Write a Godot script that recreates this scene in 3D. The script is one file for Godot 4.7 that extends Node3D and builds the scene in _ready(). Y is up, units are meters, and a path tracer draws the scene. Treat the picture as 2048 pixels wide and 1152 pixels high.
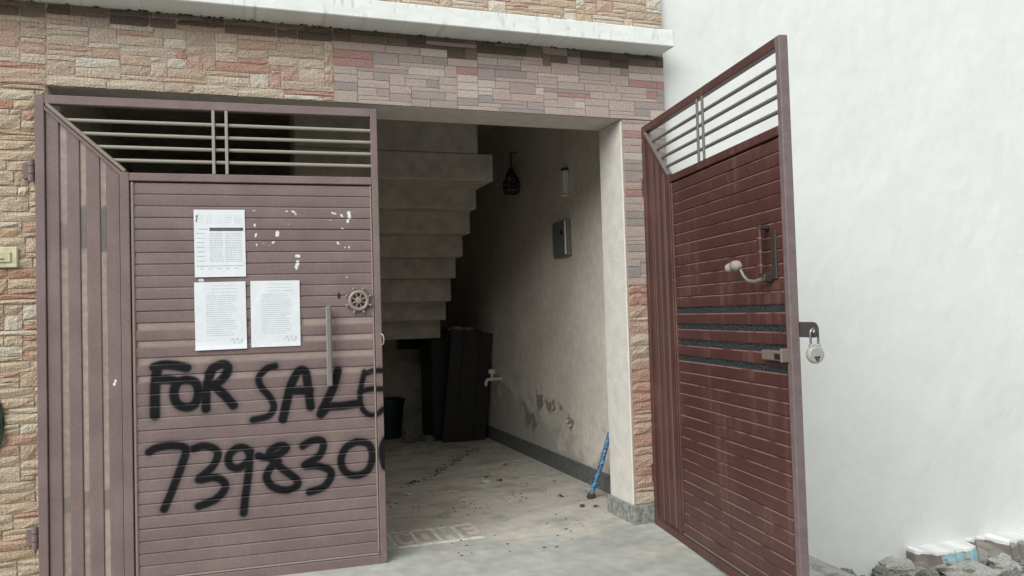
extends Node3D

const GATE_WIDTH := 1.419
const TEX_X0 := -0.02
const TEX_Y1 := 2.1
const TEX_W := 1.46
const TEX_H := 2.15

var rng := RandomNumberGenerator.new()
var mats := {}

# ------------------------------------------------------------------ mesh builder
class MB:
	var v := PackedVector3Array()
	var n := PackedVector3Array()
	var uv := PackedVector2Array()
	var rect := Rect2(0, 0, 1, 1)   # x, top y, width, height of the part of the plane that the texture covers
	var axes := 0                    # 0: x,y   1: z,y   2: x,z
	func map(p: Vector3) -> Vector2:
		var a := p.x
		var b := p.y
		if axes == 1:
			a = p.z
		elif axes == 2:
			b = -p.z
		return Vector2((a - rect.position.x) / rect.size.x, (rect.position.y - b) / rect.size.y)
	func tri(a: Vector3, b: Vector3, c: Vector3, na: Vector3, nb := Vector3.ZERO, nc := Vector3.ZERO) -> void:
		if nb == Vector3.ZERO:
			nb = na
			nc = na
		if (b - a).cross(c - a).dot(na + nb + nc) > 0.0:
			v.append_array([a, c, b])
			n.append_array([na, nc, nb])
			uv.append_array([map(a), map(c), map(b)])
		else:
			v.append_array([a, b, c])
			n.append_array([na, nb, nc])
			uv.append_array([map(a), map(b), map(c)])
	func flat(a: Vector3, b: Vector3, c: Vector3, out: Vector3) -> void:
		var k := (b - a).cross(c - a)
		if k.length() < 1e-12:
			return
		k = k.normalized()
		if k.dot(out) < 0.0:
			k = -k
		tri(a, b, c, k)
	func quad(a: Vector3, b: Vector3, c: Vector3, d: Vector3, out: Vector3) -> void:
		flat(a, b, c, out)
		flat(a, c, d, out)
	func mesh() -> ArrayMesh:
		var arr := []
		arr.resize(Mesh.ARRAY_MAX)
		arr[Mesh.ARRAY_VERTEX] = v
		arr[Mesh.ARRAY_NORMAL] = n
		arr[Mesh.ARRAY_TEX_UV] = uv
		var m := ArrayMesh.new()
		m.add_surface_from_arrays(Mesh.PRIMITIVE_TRIANGLES, arr)
		return m

func gate_mb() -> MB:
	var m := MB.new()
	m.rect = Rect2(TEX_X0, TEX_Y1, TEX_W, TEX_H)
	return m

# a box with chamfered edges
func add_box(m: MB, lo: Vector3, hi: Vector3, b := 0.002, xf := Transform3D()) -> void:
	var c := (lo + hi) * 0.5
	var h := (hi - lo) * 0.5
	b = minf(b, minf(h.x, minf(h.y, h.z)) * 0.9)
	var P := func(sx, sy, sz, k) -> Vector3:
		var q := Vector3(sx * (h.x - (0.0 if k == 0 else b)), sy * (h.y - (0.0 if k == 1 else b)), sz * (h.z - (0.0 if k == 2 else b)))
		return xf * (c + q)
	var D := func(x, y, z) -> Vector3:
		return xf.basis * Vector3(x, y, z)
	for s in [-1, 1]:
		m.quad(P.call(s, -1, -1, 0), P.call(s, 1, -1, 0), P.call(s, 1, 1, 0), P.call(s, -1, 1, 0), D.call(s, 0, 0))
		m.quad(P.call(-1, s, -1, 1), P.call(1, s, -1, 1), P.call(1, s, 1, 1), P.call(-1, s, 1, 1), D.call(0, s, 0))
		m.quad(P.call(-1, -1, s, 2), P.call(1, -1, s, 2), P.call(1, 1, s, 2), P.call(-1, 1, s, 2), D.call(0, 0, s))
	if b <= 0.0:
		return
	for s in [-1, 1]:
		for t in [-1, 1]:
			m.quad(P.call(s, t, -1, 0), P.call(s, t, 1, 0), P.call(s, t, 1, 1), P.call(s, t, -1, 1), D.call(s, t, 0))
			m.quad(P.call(s, -1, t, 0), P.call(s, 1, t, 0), P.call(s, 1, t, 2), P.call(s, -1, t, 2), D.call(s, 0, t))
			m.quad(P.call(-1, s, t, 1), P.call(1, s, t, 1), P.call(1, s, t, 2), P.call(-1, s, t, 2), D.call(0, s, t))
			for u in [-1, 1]:
				m.flat(P.call(s, t, u, 0), P.call(s, t, u, 1), P.call(s, t, u, 2), D.call(s, t, u))

func box_mesh(lo: Vector3, hi: Vector3, b := 0.002, m: MB = null) -> ArrayMesh:
	if m == null:
		m = MB.new()
	add_box(m, lo, hi, b)
	return m.mesh()

# a flat bar from a to b (points in the xy plane) of width w between depths z0 and z1
func add_bar(m: MB, a: Vector2, b: Vector2, w: float, z0: float, z1: float, bev := 0.002) -> void:
	var d := b - a
	var xf := Transform3D(Basis(Vector3(0, 0, 1), d.angle()), Vector3(a.x, a.y, 0))
	add_box(m, Vector3(0, -w / 2, z0), Vector3(d.length(), w / 2, z1), bev, xf)

func add_tube(m: MB, pts: Array, r: float, sides := 10, r_end := -1.0) -> void:
	var rings := []
	var norms := []
	var cnt := pts.size()
	var first: Vector3 = (pts[1] - pts[0]).normalized()
	var x := first.cross(Vector3(0.31, 0.52, 0.79) if absf(first.dot(Vector3(0.31, 0.52, 0.79))) < 0.9 else Vector3.RIGHT).normalized()
	for i in cnt:
		var t: Vector3 = (pts[mini(i + 1, cnt - 1)] - pts[maxi(i - 1, 0)]).normalized()
		x = (x - t * x.dot(t)).normalized()
		var y := t.cross(x)
		var rr := r if r_end < 0 else lerpf(r, r_end, float(i) / (cnt - 1))
		var ring := []
		var nn := []
		for k in sides:
			var a := TAU * k / sides
			var d := x * cos(a) + y * sin(a)
			nn.append(d)
			ring.append(pts[i] + d * rr)
		rings.append(ring)
		norms.append(nn)
	for i in cnt - 1:
		for k in sides:
			var k2 := (k + 1) % sides
			m.tri(rings[i][k], rings[i][k2], rings[i + 1][k2], norms[i][k], norms[i][k2], norms[i + 1][k2])
			m.tri(rings[i][k], rings[i + 1][k2], rings[i + 1][k], norms[i][k], norms[i + 1][k2], norms[i + 1][k])
	for e in [0, cnt - 1]:
		var out: Vector3 = (pts[0] - pts[1]) if e == 0 else (pts[cnt - 1] - pts[cnt - 2])
		for k in sides:
			m.flat(pts[e], rings[e][k], rings[e][(k + 1) % sides], out)

# a profile of (radius, height) turned about the y axis of xf
func add_lathe(m: MB, prof: Array, sides: int, xf := Transform3D()) -> void:
	for i in prof.size() - 1:
		var a: Vector2 = prof[i]
		var b: Vector2 = prof[i + 1]
		var t := (b - a).normalized()
		var nr := Vector2(t.y, -t.x)
		for k in sides:
			var a0 := TAU * k / sides
			var a1 := TAU * (k + 1) / sides
			var d0 := Vector3(cos(a0), 0, sin(a0))
			var d1 := Vector3(cos(a1), 0, sin(a1))
			var up := Vector3.UP
			var p := [xf * (d0 * a.x + up * a.y), xf * (d1 * a.x + up * a.y), xf * (d1 * b.x + up * b.y), xf * (d0 * b.x + up * b.y)]
			var n0 := xf.basis * (d0 * nr.x + up * nr.y)
			var n1 := xf.basis * (d1 * nr.x + up * nr.y)
			if a.x > 1e-5:
				m.tri(p[0], p[1], p[2], n0, n1, n1)
			if b.x > 1e-5:
				m.tri(p[0], p[2], p[3], n0, n1, n0)

func add_blob(m: MB, c: Vector3, r: Vector3, seed_: int, rough := 0.25, rings := 5, sides := 8, smooth := false) -> void:
	var nz := FastNoiseLite.new()
	nz.seed = seed_
	nz.frequency = 1.1
	var P := func(i: int, k: int) -> Vector3:
		var th := PI * i / rings
		var ph := TAU * (k % sides) / sides
		var d := Vector3(sin(th) * cos(ph), cos(th), sin(th) * sin(ph))
		return c + d * r * (1.0 + rough * 2.0 * nz.get_noise_3dv(d * 1.3))
	for i in rings:
		for k in sides:
			var a: Vector3 = P.call(i, k)
			var b: Vector3 = P.call(i, k + 1)
			var d: Vector3 = P.call(i + 1, k + 1)
			var e: Vector3 = P.call(i + 1, k)
			if smooth:
				m.tri(a, b, d, (a - c) / r, (b - c) / r, (d - c) / r)
				m.tri(a, d, e, (a - c) / r, (d - c) / r, (e - c) / r)
			else:
				m.flat(a, b, d, a + d - 2.0 * c)
				m.flat(a, d, e, a + d - 2.0 * c)

# ------------------------------------------------------------------ nodes
func part(parent: Node, called: String, mesh: Mesh, mat: Material) -> MeshInstance3D:
	var o := MeshInstance3D.new()
	o.name = called
	o.mesh = mesh
	o.material_override = mat
	parent.add_child(o, true)
	return o

func tag(o: Node, label: String, category: String, group := "") -> Node:
	o.set_meta("label", label)
	o.set_meta("category", category)
	if group:
		o.set_meta("group", group)
	return o

func thing(called: String, label: String, category: String, at := Vector3.ZERO, turn := 0.0, group := "") -> Node3D:
	var o := Node3D.new()
	o.name = called
	o.position = at
	o.rotation.y = turn
	add_child(o, true)
	tag(o, label, category, group)
	return o

func setting(called: String, mesh: Mesh, mat: Material) -> MeshInstance3D:
	var o := part(self, called, mesh, mat)
	o.set_meta("kind", "structure")
	return o

# ------------------------------------------------------------------ textures
func noise_tex(freq: float, octaves: int, seed_: int, lo: float, hi: float, size := 512, kind := FastNoiseLite.TYPE_SIMPLEX_SMOOTH) -> NoiseTexture2D:
	var nz := FastNoiseLite.new()
	nz.noise_type = kind
	nz.frequency = freq
	nz.seed = seed_
	nz.fractal_octaves = octaves
	nz.fractal_gain = 0.6
	var t := NoiseTexture2D.new()
	t.width = size
	t.height = size
	t.seamless = true
	t.noise = nz
	var g := Gradient.new()
	g.set_color(0, Color(lo, lo, lo))
	g.set_color(1, Color(hi, hi, hi))
	t.color_ramp = g
	return t

func noise_bytes(w: int, h: int, freq: float, octaves: int, seed_: int, sx := 1, sy := 1) -> PackedByteArray:
	var nz := FastNoiseLite.new()
	nz.noise_type = FastNoiseLite.TYPE_SIMPLEX_SMOOTH
	nz.frequency = freq
	nz.seed = seed_
	nz.fractal_octaves = octaves
	nz.fractal_gain = 0.55
	var im := nz.get_image(maxi(4, w / sx), maxi(4, h / sy), false, false, true)
	im.convert(Image.FORMAT_L8)
	if sx > 1 or sy > 1:
		im.resize(w, h, Image.INTERPOLATE_CUBIC)
	return im.get_data()

func soft(a: float, b: float, x: float) -> float:
	var t := clampf((x - a) / (b - a), 0.0, 1.0)
	return t * t * (3.0 - 2.0 * t)

# distance-based stroke into a mask of bytes: points in texture pixels
func stroke(mask: PackedByteArray, w: int, h: int, pts: PackedVector2Array, r: float, blur: float, strength := 255.0) -> void:
	for i in pts.size() - 1:
		var a := pts[i]
		var b := pts[i + 1]
		var R := r + blur
		var x0 := maxi(0, int(minf(a.x, b.x) - R))
		var x1 := mini(w - 1, int(maxf(a.x, b.x) + R) + 1)
		var y0 := maxi(0, int(minf(a.y, b.y) - R))
		var y1 := mini(h - 1, int(maxf(a.y, b.y) + R) + 1)
		var d := b - a
		var l2 := maxf(d.length_squared(), 0.0001)
		for y in range(y0, y1 + 1):
			for x in range(x0, x1 + 1):
				var q := Vector2(x, y) - a
				var t := clampf(q.dot(d) / l2, 0.0, 1.0)
				var e := (q - d * t).length()
				if e < R:
					var k := int(strength * (1.0 - soft(r - blur, R, e)))
					if k > mask[y * w + x]:
						mask[y * w + x] = k

func smooth_line(flat: Array) -> PackedVector2Array:
	var c := Curve2D.new()
	var n := flat.size() / 2
	var P := func(i: int) -> Vector2:
		i = clampi(i, 0, n - 1)
		return Vector2(flat[2 * i], flat[2 * i + 1])
	for i in n:
		var t: Vector2 = (P.call(i + 1) - P.call(i - 1)) / 6.0
		c.add_point(P.call(i), -t, t)
	c.bake_interval = 14.0
	return c.get_baked_points()

func tex_from(data: PackedByteArray, w: int, h: int) -> ImageTexture:
	return ImageTexture.create_from_image(Image.create_from_data(w, h, false, Image.FORMAT_RGB8, data))

const SLAT_Y: Array[float] = [1.718, 1.6674, 1.6168, 1.5662, 1.5156, 1.465, 1.4144, 1.3638, 1.3132, 1.2626, 1.212, 1.1614, 1.111, 1.083, 1.034, 1.010, 0.961, 0.933, 0.884, 0.859,
	0.807, 0.755, 0.703, 0.651, 0.599, 0.547, 0.495, 0.443, 0.391, 0.339, 0.287, 0.235, 0.183, 0.131, 0.079, 0.027]

# paint of a gate leaf: worn, dusty enamel; the outer face of the closed leaf also carries the sprayed words
func gate_texture(base: Color, dust: Color, w: int, h: int, sprayed: bool, seed_: int) -> ImageTexture:
	var big := noise_bytes(w, h, 0.006, 4, seed_)
	var fine := noise_bytes(w, h, 0.09, 3, seed_ + 1)
	var streak := noise_bytes(w, h, 0.05, 3, seed_ + 2, 1, 24)
	var speck := noise_bytes(w, h, 0.16, 2, seed_ + 3)
	var wear := noise_bytes(w, h, 0.03, 3, seed_ + 4, 3, 1)
	var spray := PackedByteArray()
	var white := PackedByteArray()
	spray.resize(w * h)
	white.resize(w * h)
	var chip := PackedByteArray()
	chip.resize(w * h)
	var k := w / TEX_W * 0.001
	if sprayed:
		var words := [
			[459, 924, 449, 870, 445, 794, 444, 715], [445, 922, 482, 930, 529, 925, 572, 914], [454, 863, 493, 867, 532, 857],
			[570, 863, 607, 849, 620, 806, 605, 756, 568, 743, 531, 764, 521, 811, 536, 852, 570, 863],
			[678, 905, 661, 859, 650, 791, 649, 732], [663, 880, 684, 909, 720, 922, 742, 910, 736, 881, 707, 848, 670, 831], [682, 830, 722, 791, 762, 740],
			[941, 904, 905, 894, 871, 857, 881, 813, 916, 767, 932, 723, 909, 685, 843, 671],
			[970, 666, 985, 728, 1008, 814, 1043, 876, 1071, 871, 1081, 811, 1091, 713], [1001, 790, 1089, 788],
			[1214, 870, 1193, 796, 1161, 731, 1135, 677, 1169, 707, 1230, 709, 1305, 716],
			[1335, 858, 1320, 798, 1312, 735, 1325, 685, 1357, 659, 1389, 663, 1414, 683], [1332, 847, 1375, 861, 1427, 861], [1312, 769, 1355, 778, 1411, 777],
			[419, 561, 446, 576, 501, 583, 554, 574, 565, 551, 538, 470, 502, 377, 475, 315],
			[596, 562, 638, 571, 682, 555, 694, 525, 669, 476, 616, 428, 680, 432, 718, 408, 718, 374, 678, 335, 613, 314],
			[826, 519, 812, 547, 775, 552, 740, 521, 744, 478, 782, 465, 821, 493], [829, 535, 819, 429, 805, 336, 797, 267],
			[862, 511, 901, 501, 960, 517, 983, 539, 952, 549, 912, 526, 920, 488, 971, 440, 1023, 394, 1025, 366, 982, 350, 924, 368, 896, 410, 911, 451, 947, 480],
			[1054, 540, 1088, 559, 1129, 561, 1144, 538, 1123, 489, 1060, 454, 1120, 445, 1170, 421, 1172, 388, 1140, 349, 1079, 333],
			[1292, 542, 1345, 527, 1362, 472, 1342, 411, 1293, 389, 1241, 406, 1220, 461, 1243, 517, 1292, 542],
			[1424, 545, 1410, 515, 1406, 470, 1418, 420]]
		var n := 0
		for s in words:
			var pts := smooth_line(s)
			for i in pts.size():
				pts[i] = Vector2((pts[i].x * 0.001 - TEX_X0) / TEX_W * w, (TEX_Y1 - pts[i].y * 0.001) / TEX_H * h)
			var thick := 20.5 if n < 14 else 18.0
			if n in [0, 1]:
				thick = 22.0
			if n in [7, 11, 12, 13]:
				thick = 13.5 if n > 7 else 16.0
			stroke(spray, w, h, pts, (thick - 1.0) * k, 8.0 * k, 255.0)
			stroke(spray, w, h, pts, (thick + 6.0) * k, 22.0 * k, 62.0)
			n += 1
		# torn paper corners and tape left on the paint
		var bits := [[865, 1538, 866, 1533, 5], [871, 1496, 868, 1486, 5], [963, 1503, 961, 1490, 9], [946, 1460, 941, 1456, 5], [872, 1450, 872, 1446, 4], [1030, 1599, 1038, 1594, 5], [1002, 1599, 1007, 1599, 3], [1044, 1587, 1044, 1585, 4],
			[1010, 1541, 1014, 1540, 2], [1044, 1396, 1053, 1396, 8], [1049, 1370, 1041, 1342, 9], [1206, 1593, 1222, 1589, 5], [1247, 1583, 1251, 1580, 7], [1280, 1595, 1283, 1573, 9], [1276, 1560, 1274, 1552, 6], [1248, 1522, 1252, 1521, 4],
			[1226, 1457, 1231, 1451, 5], [1279, 1439, 1277, 1433, 4], [1259, 1437, 1259, 1433, 3], [634, 1293, 643, 1294, 8], [1264, 1298, 1265, 1296, 3], [291, 872, 286, 856, 6], [897, 1455, 905, 1452, 1], [925, 1445, 930, 1443, 1], [1190, 1560, 1204, 1558, 1], [860, 1600, 868, 1601, 2]]
		for b in bits:
			var r: float = b[4]
			var pts := PackedVector2Array()
			for i in [0, 2]:
				pts.append(Vector2((b[i] * 0.001 - TEX_X0) / TEX_W * w, (TEX_Y1 - b[i + 1] * 0.001) / TEX_H * h))
			stroke(white, w, h, pts, r * 0.85 * k, 1.6 * k, 255.0)
	# chips and scratches in the enamel
	var cr := RandomNumberGenerator.new()
	cr.seed = seed_ + 9
	for i in 46:
		var p := Vector2(cr.randf() * w, cr.randf() * h)
		var d := Vector2.from_angle(cr.randf_range(-0.5, 0.5) + (PI / 2 if cr.randf() < 0.4 else 0.0)) * cr.randf_range(1.0, 14.0 if i % 4 == 0 else 4.0)
		stroke(chip, w, h, PackedVector2Array([p, p + d]), cr.randf_range(0.3, 1.3), 0.8, cr.randf_range(90, 220))
	# worn lines along the edges of the slats
	var lines := PackedFloat32Array()
	lines.resize(h)
	for y in SLAT_Y:
		var c := (TEX_Y1 - (y - 0.0035)) / TEX_H * h
		for row in range(int(c) - 3, int(c) + 4):
			lines[row] = maxf(lines[row], 1.0 - absf(row + 0.5 - c) / ((0.0028 if sprayed else 0.0036) / TEX_H * h))
	var out := PackedByteArray()
	out.resize(w * h * 3)
	var left := int((0.378 - TEX_X0) / TEX_W * w)
	var right := int((1.378 - TEX_X0) / TEX_W * w)
	var pr := base.r
	var pg := base.g
	var pb := base.b
	var line_share := 0.62 if sprayed else 1.0
	for y in h:
		var ln := lines[y]
		for x in w:
			var i := y * w + x
			var m := 0.93 + 0.06 * (big[i] / 128.0) + (fine[i] - 128) * 0.0004
			var d := soft(0.52, 0.95, streak[i] / 255.0 * 0.6 + big[i] / 255.0 * 0.45) * (0.16 if sprayed else 0.30)
			if speck[i] > 228:
				d = maxf(d, 0.3)
			if chip[i] > 0:
				d = maxf(d, chip[i] / 255.0)
			if ln > 0.0 and x > left and x < right:
				d = maxf(d, ln * line_share * soft(0.16, 0.5, wear[i] / 255.0))
			var r := lerpf(pr * m, dust.r, d)
			var g := lerpf(pg * m, dust.g, d)
			var b := lerpf(pb * m, dust.b, d)
			if sprayed:
				var s := spray[i] / 255.0 * (1.0 - 0.05 * (fine[i] / 255.0) - 0.04 * soft(0.45, 0.8, big[i] / 255.0))
				if ln > 0.0 and x > left and x < right:
					s *= 1.0 - 0.55 * ln * soft(0.2, 0.55, wear[i] / 255.0)
				r = lerpf(r, 0.05, s)
				g = lerpf(g, 0.052, s)
				b = lerpf(b, 0.065, s)
				var q := white[i] / 255.0
				if q > 0.0:
					q *= soft(0.40, 0.52, speck[i] / 255.0 + q * 0.16)
					r = lerpf(r, 0.88, q)
					g = lerpf(g, 0.88, q)
					b = lerpf(b, 0.89, q)
			out[i * 3] = clampi(int(r * 255), 0, 255)
			out[i * 3 + 1] = clampi(int(g * 255), 0, 255)
			out[i * 3 + 2] = clampi(int(b * 255), 0, 255)
	return tex_from(out, w, h)

func lin(r: float, g: float, b: float) -> Color:
	return Color(r, g, b).linear_to_srgb()

func mat(called: String, color: Color, rough: float, tex: Texture2D = null, scale := 0.0, bump: Texture2D = null, bump_cm := 0.0, spec := 0.5, metal := 0.0) -> StandardMaterial3D:
	var m := StandardMaterial3D.new()
	m.resource_name = called
	m.albedo_color = color
	m.roughness = rough
	m.metallic = metal
	m.metallic_specular = spec
	if tex:
		m.albedo_texture = tex
	if scale > 0.0:
		m.uv1_triplanar = true
		m.uv1_world_triplanar = true
		m.uv1_scale = Vector3.ONE * scale
	if bump:
		m.heightmap_enabled = true
		m.heightmap_texture = bump
		m.heightmap_scale = bump_cm
	mats[called] = m
	return m

# ------------------------------------------------------------------ stones
var rough_variants := []
var brick_variants := []
var ledge_variants := []

# a unit stone (1 x 1 in x and y, real depth) with an uneven split face
func stone_mesh(seed_: int, depth: float, amp: float, inset: float) -> ArrayMesh:
	var r := RandomNumberGenerator.new()
	r.seed = seed_
	var m := MB.new()
	var nx := 5
	var ny := 4
	var g := []
	var tilt_x := r.randf_range(-0.3, 0.3)
	var tilt_y := r.randf_range(-0.3, 0.5)
	for j in ny:
		var row := []
		for i in nx:
			var u := float(i) / (nx - 1)
			var w := float(j) / (ny - 1)
			var edge := i == 0 or j == 0 or i == nx - 1 or j == ny - 1
			var x := u
			var y := w
			if not edge:
				x += r.randf_range(-0.07, 0.07)
				y += r.randf_range(-0.09, 0.09)
			else:
				x = clampf(x, inset * 0.4, 1.0 - inset * 0.4)
				y = clampf(y, inset, 1.0 - inset)
				if i > 0 and i < nx - 1:
					x += r.randf_range(-0.05, 0.05)
					y += r.randf_range(-1, 1) * inset * 0.6
			var z := depth - amp * (r.randf_range(0.0, 0.55) + (r.randf_range(0.25, 0.5) if edge else 0.0)) - amp * 0.5 * absf((u - 0.5) * tilt_x + (w - 0.5) * tilt_y)
			row.append(Vector3(x, y, z))
		g.append(row)
	for j in ny - 1:
		for i in nx - 1:
			m.quad(g[j][i], g[j][i + 1], g[j + 1][i + 1], g[j + 1][i], Vector3(0, 0, 1))
	var rim := []
	for i in nx - 1:
		rim.append(g[0][i])
	for j in ny - 1:
		rim.append(g[j][nx - 1])
	for i in nx - 1:
		rim.append(g[ny - 1][nx - 1 - i])
	for j in ny - 1:
		rim.append(g[ny - 1 - j][0])
	for i in rim.size():
		var a: Vector3 = rim[i]
		var b: Vector3 = rim[(i + 1) % rim.size()]
		var a0 := Vector3(a.x, a.y, 0)
		var b0 := Vector3(b.x, b.y, 0)
		m.quad(a, b, b0, a0, (a + b) * 0.5 - Vector3(0.5, 0.5, depth))
	return m.mesh()

# fills a rectangle of wall with courses of unequal stones; calls put(x, y, w, h)
func lay(x0: float, x1: float, y0: float, y1: float, unit: float, cell: float, heights: Array, widths: Dictionary, put: Callable) -> void:
	var nx := int(round((x1 - x0) / cell))
	var ny := int(round((y1 - y0) / unit))
	var cw := (x1 - x0) / nx
	var ch := (y1 - y0) / ny
	var used := {}
	for j in ny:
		var i := 0
		while i < nx:
			if used.has(j * 10000 + i):
				i += 1
				continue
			var h: int = heights[rng.randi() % heights.size()]
			h = mini(h, ny - j)
			var range_: Array = widths[h]
			var w := rng.randi_range(range_[0], range_[1])
			var free := 0
			while free < w and i + free < nx and not used.has(j * 10000 + i + free):
				free += 1
			var rest := 0
			while i + free + rest < nx and not used.has(j * 10000 + i + free + rest) and rest < 3:
				rest += 1
			if rest > 0 and rest < 3:
				free += rest
			w = free
			for hh in range(1, h):
				for ii in w:
					if used.has((j + hh) * 10000 + i + ii):
						h = mini(h, hh)
			for hh in h:
				for ii in w:
					used[(j + hh) * 10000 + i + ii] = true
			put.call(x0 + i * cw, y0 + j * ch, w * cw, h * ch)
			i += w

func _ready() -> void:
	rng.seed = 20
	# ---------------- camera, sky, light
	var cam := Camera3D.new()
	cam.name = "camera"
	cam.position = Vector3(0.18385, 1.10511, 3.78039)
	cam.basis = Basis.from_euler(Vector3(0.032508, -0.334408, -0.029547))
	cam.fov = rad_to_deg(2.0 * atan(576.0 / 1588.86))
	cam.near = 0.05
	cam.far = 300.0
	add_child(cam)
	var sky_mat := ProceduralSkyMaterial.new()
	sky_mat.sky_top_color = Color(0.66, 0.68, 0.69)
	sky_mat.sky_horizon_color = Color(0.86, 0.87, 0.87)
	sky_mat.sky_curve = 0.3
	sky_mat.ground_bottom_color = Color(0.35, 0.34, 0.32)
	sky_mat.ground_horizon_color = Color(0.6, 0.6, 0.58)
	sky_mat.sun_angle_max = 1.0
	var sky := Sky.new()
	sky.sky_material = sky_mat
	var env := Environment.new()
	env.background_mode = Environment.BG_SKY
	env.sky = sky
	env.background_energy_multiplier = 0.85
	env.tonemap_mode = Environment.TONE_MAPPER_LINEAR
	env.tonemap_exposure = 2.4
	env.sdfgi_enabled = true
	env.ssao_enabled = true
	env.ssil_enabled = true
	var we := WorldEnvironment.new()
	we.name = "daylight"
	we.environment = env
	add_child(we)
	var sun := DirectionalLight3D.new()
	sun.name = "sun"
	sun.light_energy = 0.5
	sun.light_color = Color(0.98, 1.0, 1.0)
	sun.light_angular_distance = 50.0
	sun.shadow_enabled = true
	sun.basis = Basis.looking_at(Vector3(0.64, -0.55, -0.54))
	add_child(sun)

	make_materials()
	ground_and_floor()
	house()
	neighbour()
	added_opposite_house()
	var left := gate("metal_gate", true)
	left.position = Vector3(-0.5987, 0, 0.0305)
	left.rotation.y = -0.0483
	var right := gate("metal_gate", false)
	right.position = Vector3(2.2433, 0, 0.03)
	right.rotation.y = -1.7133
	notices(left.transform)
	padlock(right.transform)
	wall_fittings()
	inside_things()
	litter()
	rubble()

func make_materials() -> void:
	var grain := noise_tex(0.03, 5, 3, 0.72, 1.0)
	var mottle := noise_tex(0.012, 5, 5, 0.80, 1.0)
	var bump := noise_tex(0.035, 5, 7, 0.0, 1.0)
	var fine_bump := noise_tex(0.08, 4, 9, 0.0, 1.0)
	mats["grain"] = grain
	mats["mottle"] = mottle
	mats["bump"] = bump
	mats["fine_bump"] = fine_bump
	# split stone: cream, sand, pink, salmon, pale
	var rough_cols := [lin(0.72, 0.58, 0.45), lin(0.68, 0.51, 0.38), lin(0.75, 0.61, 0.47), lin(0.66, 0.45, 0.35), lin(0.62, 0.37, 0.28), lin(0.78, 0.69, 0.58), lin(0.70, 0.56, 0.44), lin(0.63, 0.49, 0.38)]
	for i in rough_cols.size():
		mat("split_stone_%d" % i, rough_cols[i], 0.9, grain, 5.0, bump, 0.6, 0.25)
	# printed brick slips: pale, mauve grey, grey, rose, salmon
	var slip_cols := [lin(0.74, 0.59, 0.51), lin(0.62, 0.505, 0.46), lin(0.54, 0.465, 0.435), lin(0.67, 0.52, 0.46), lin(0.58, 0.34, 0.29), lin(0.77, 0.65, 0.57), lin(0.65, 0.53, 0.47)]
	for i in slip_cols.size():
		mat("brick_slip_%d" % i, slip_cols[i], 0.75, noise_tex(0.045, 5, 30 + i, 0.62, 1.0) if i < 3 else grain, 6.0, fine_bump, 0.35, 0.3)
	var ochre_cols := [lin(0.66, 0.51, 0.36), lin(0.60, 0.44, 0.30), lin(0.69, 0.55, 0.40), lin(0.59, 0.38, 0.27), lin(0.55, 0.32, 0.23), lin(0.70, 0.60, 0.47), lin(0.62, 0.48, 0.345), lin(0.54, 0.40, 0.28)]
	for i in ochre_cols.size():
		mat("ochre_stone_%d" % i, ochre_cols[i], 0.9, grain, 5.0, bump, 0.6, 0.25)
	for i in 3:
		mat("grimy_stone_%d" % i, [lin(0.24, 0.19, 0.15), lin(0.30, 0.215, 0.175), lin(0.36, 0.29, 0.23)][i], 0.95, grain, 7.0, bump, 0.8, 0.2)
	mat("green_cloth", lin(0.03, 0.05, 0.035), 0.9, grain, 9.0)
	mat("mortar", lin(0.50, 0.40, 0.32), 0.95, grain, 4.0)
	mat("moss", lin(0.045, 0.042, 0.032), 1.0, grain, 20.0)
	mat("cream_paint", lin(0.68, 0.63, 0.565), 0.8, noise_tex(0.012, 5, 6, 0.90, 1.0), 1.3, fine_bump, 0.15, 0.3)
	mat("ceiling_paint", lin(0.58, 0.54, 0.47), 0.9, mottle, 1.0)
	mat("stair_paint", lin(0.58, 0.53, 0.46), 0.9, mottle, 1.0, fine_bump, 0.05, 0.3)
	mat("marble", lin(0.42, 0.43, 0.395), 0.45, noise_tex(0.02, 5, 41, 0.55, 1.0), 2.6, fine_bump, 0.1)
	mat("skirting", lin(0.215, 0.22, 0.205), 0.5, noise_tex(0.02, 5, 42, 0.6, 1.0), 2.2)
	mat("steel", lin(0.40, 0.37, 0.33), 0.42, grain, 9.0, null, 0.0, 0.5, 0.55)
	mat("dark_iron", lin(0.055, 0.045, 0.04), 0.5, grain, 9.0)
	mat("black", lin(0.012, 0.012, 0.012), 0.6)
	mat("aged_metal", lin(0.68, 0.66, 0.58), 0.45, noise_tex(0.03, 5, 44, 0.55, 1.0), 14.0, fine_bump, 0.08, 0.5, 0.2)
	mat("switch_plastic", lin(0.66, 0.61, 0.40), 0.4, mottle, 3.0)
	mat("white_plastic", lin(0.70, 0.68, 0.62), 0.4)
	mat("dark_wood", lin(0.014, 0.012, 0.011), 0.55, noise_tex(0.02, 4, 45, 0.5, 1.0), 3.0, fine_bump, 0.15)
	mat("board_wood", lin(0.03, 0.025, 0.024), 0.6, noise_tex(0.02, 4, 46, 0.55, 1.0), 3.0, fine_bump, 0.2)
	mat("blue_plastic", lin(0.010, 0.020, 0.034), 0.45)
	mat("wicker", lin(0.03, 0.022, 0.014), 0.85)
	mat("panel_grey", lin(0.22, 0.21, 0.185), 0.5, mottle, 3.0)
	mat("leaf_brown", lin(0.10, 0.07, 0.045), 0.9, grain, 30.0)
	mat("dirt", lin(0.19, 0.16, 0.125), 1.0, grain, 20.0)
	mat("dusty_tape", lin(0.42, 0.36, 0.33), 0.9, grain, 12.0)
	mat("stile_sheen", lin(0.215, 0.16, 0.16), 0.5, mottle, 2.0, null, 0.0, 0.4)  # greyed mauve carries the glancing sky sheen of the open leaf's stile
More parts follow.
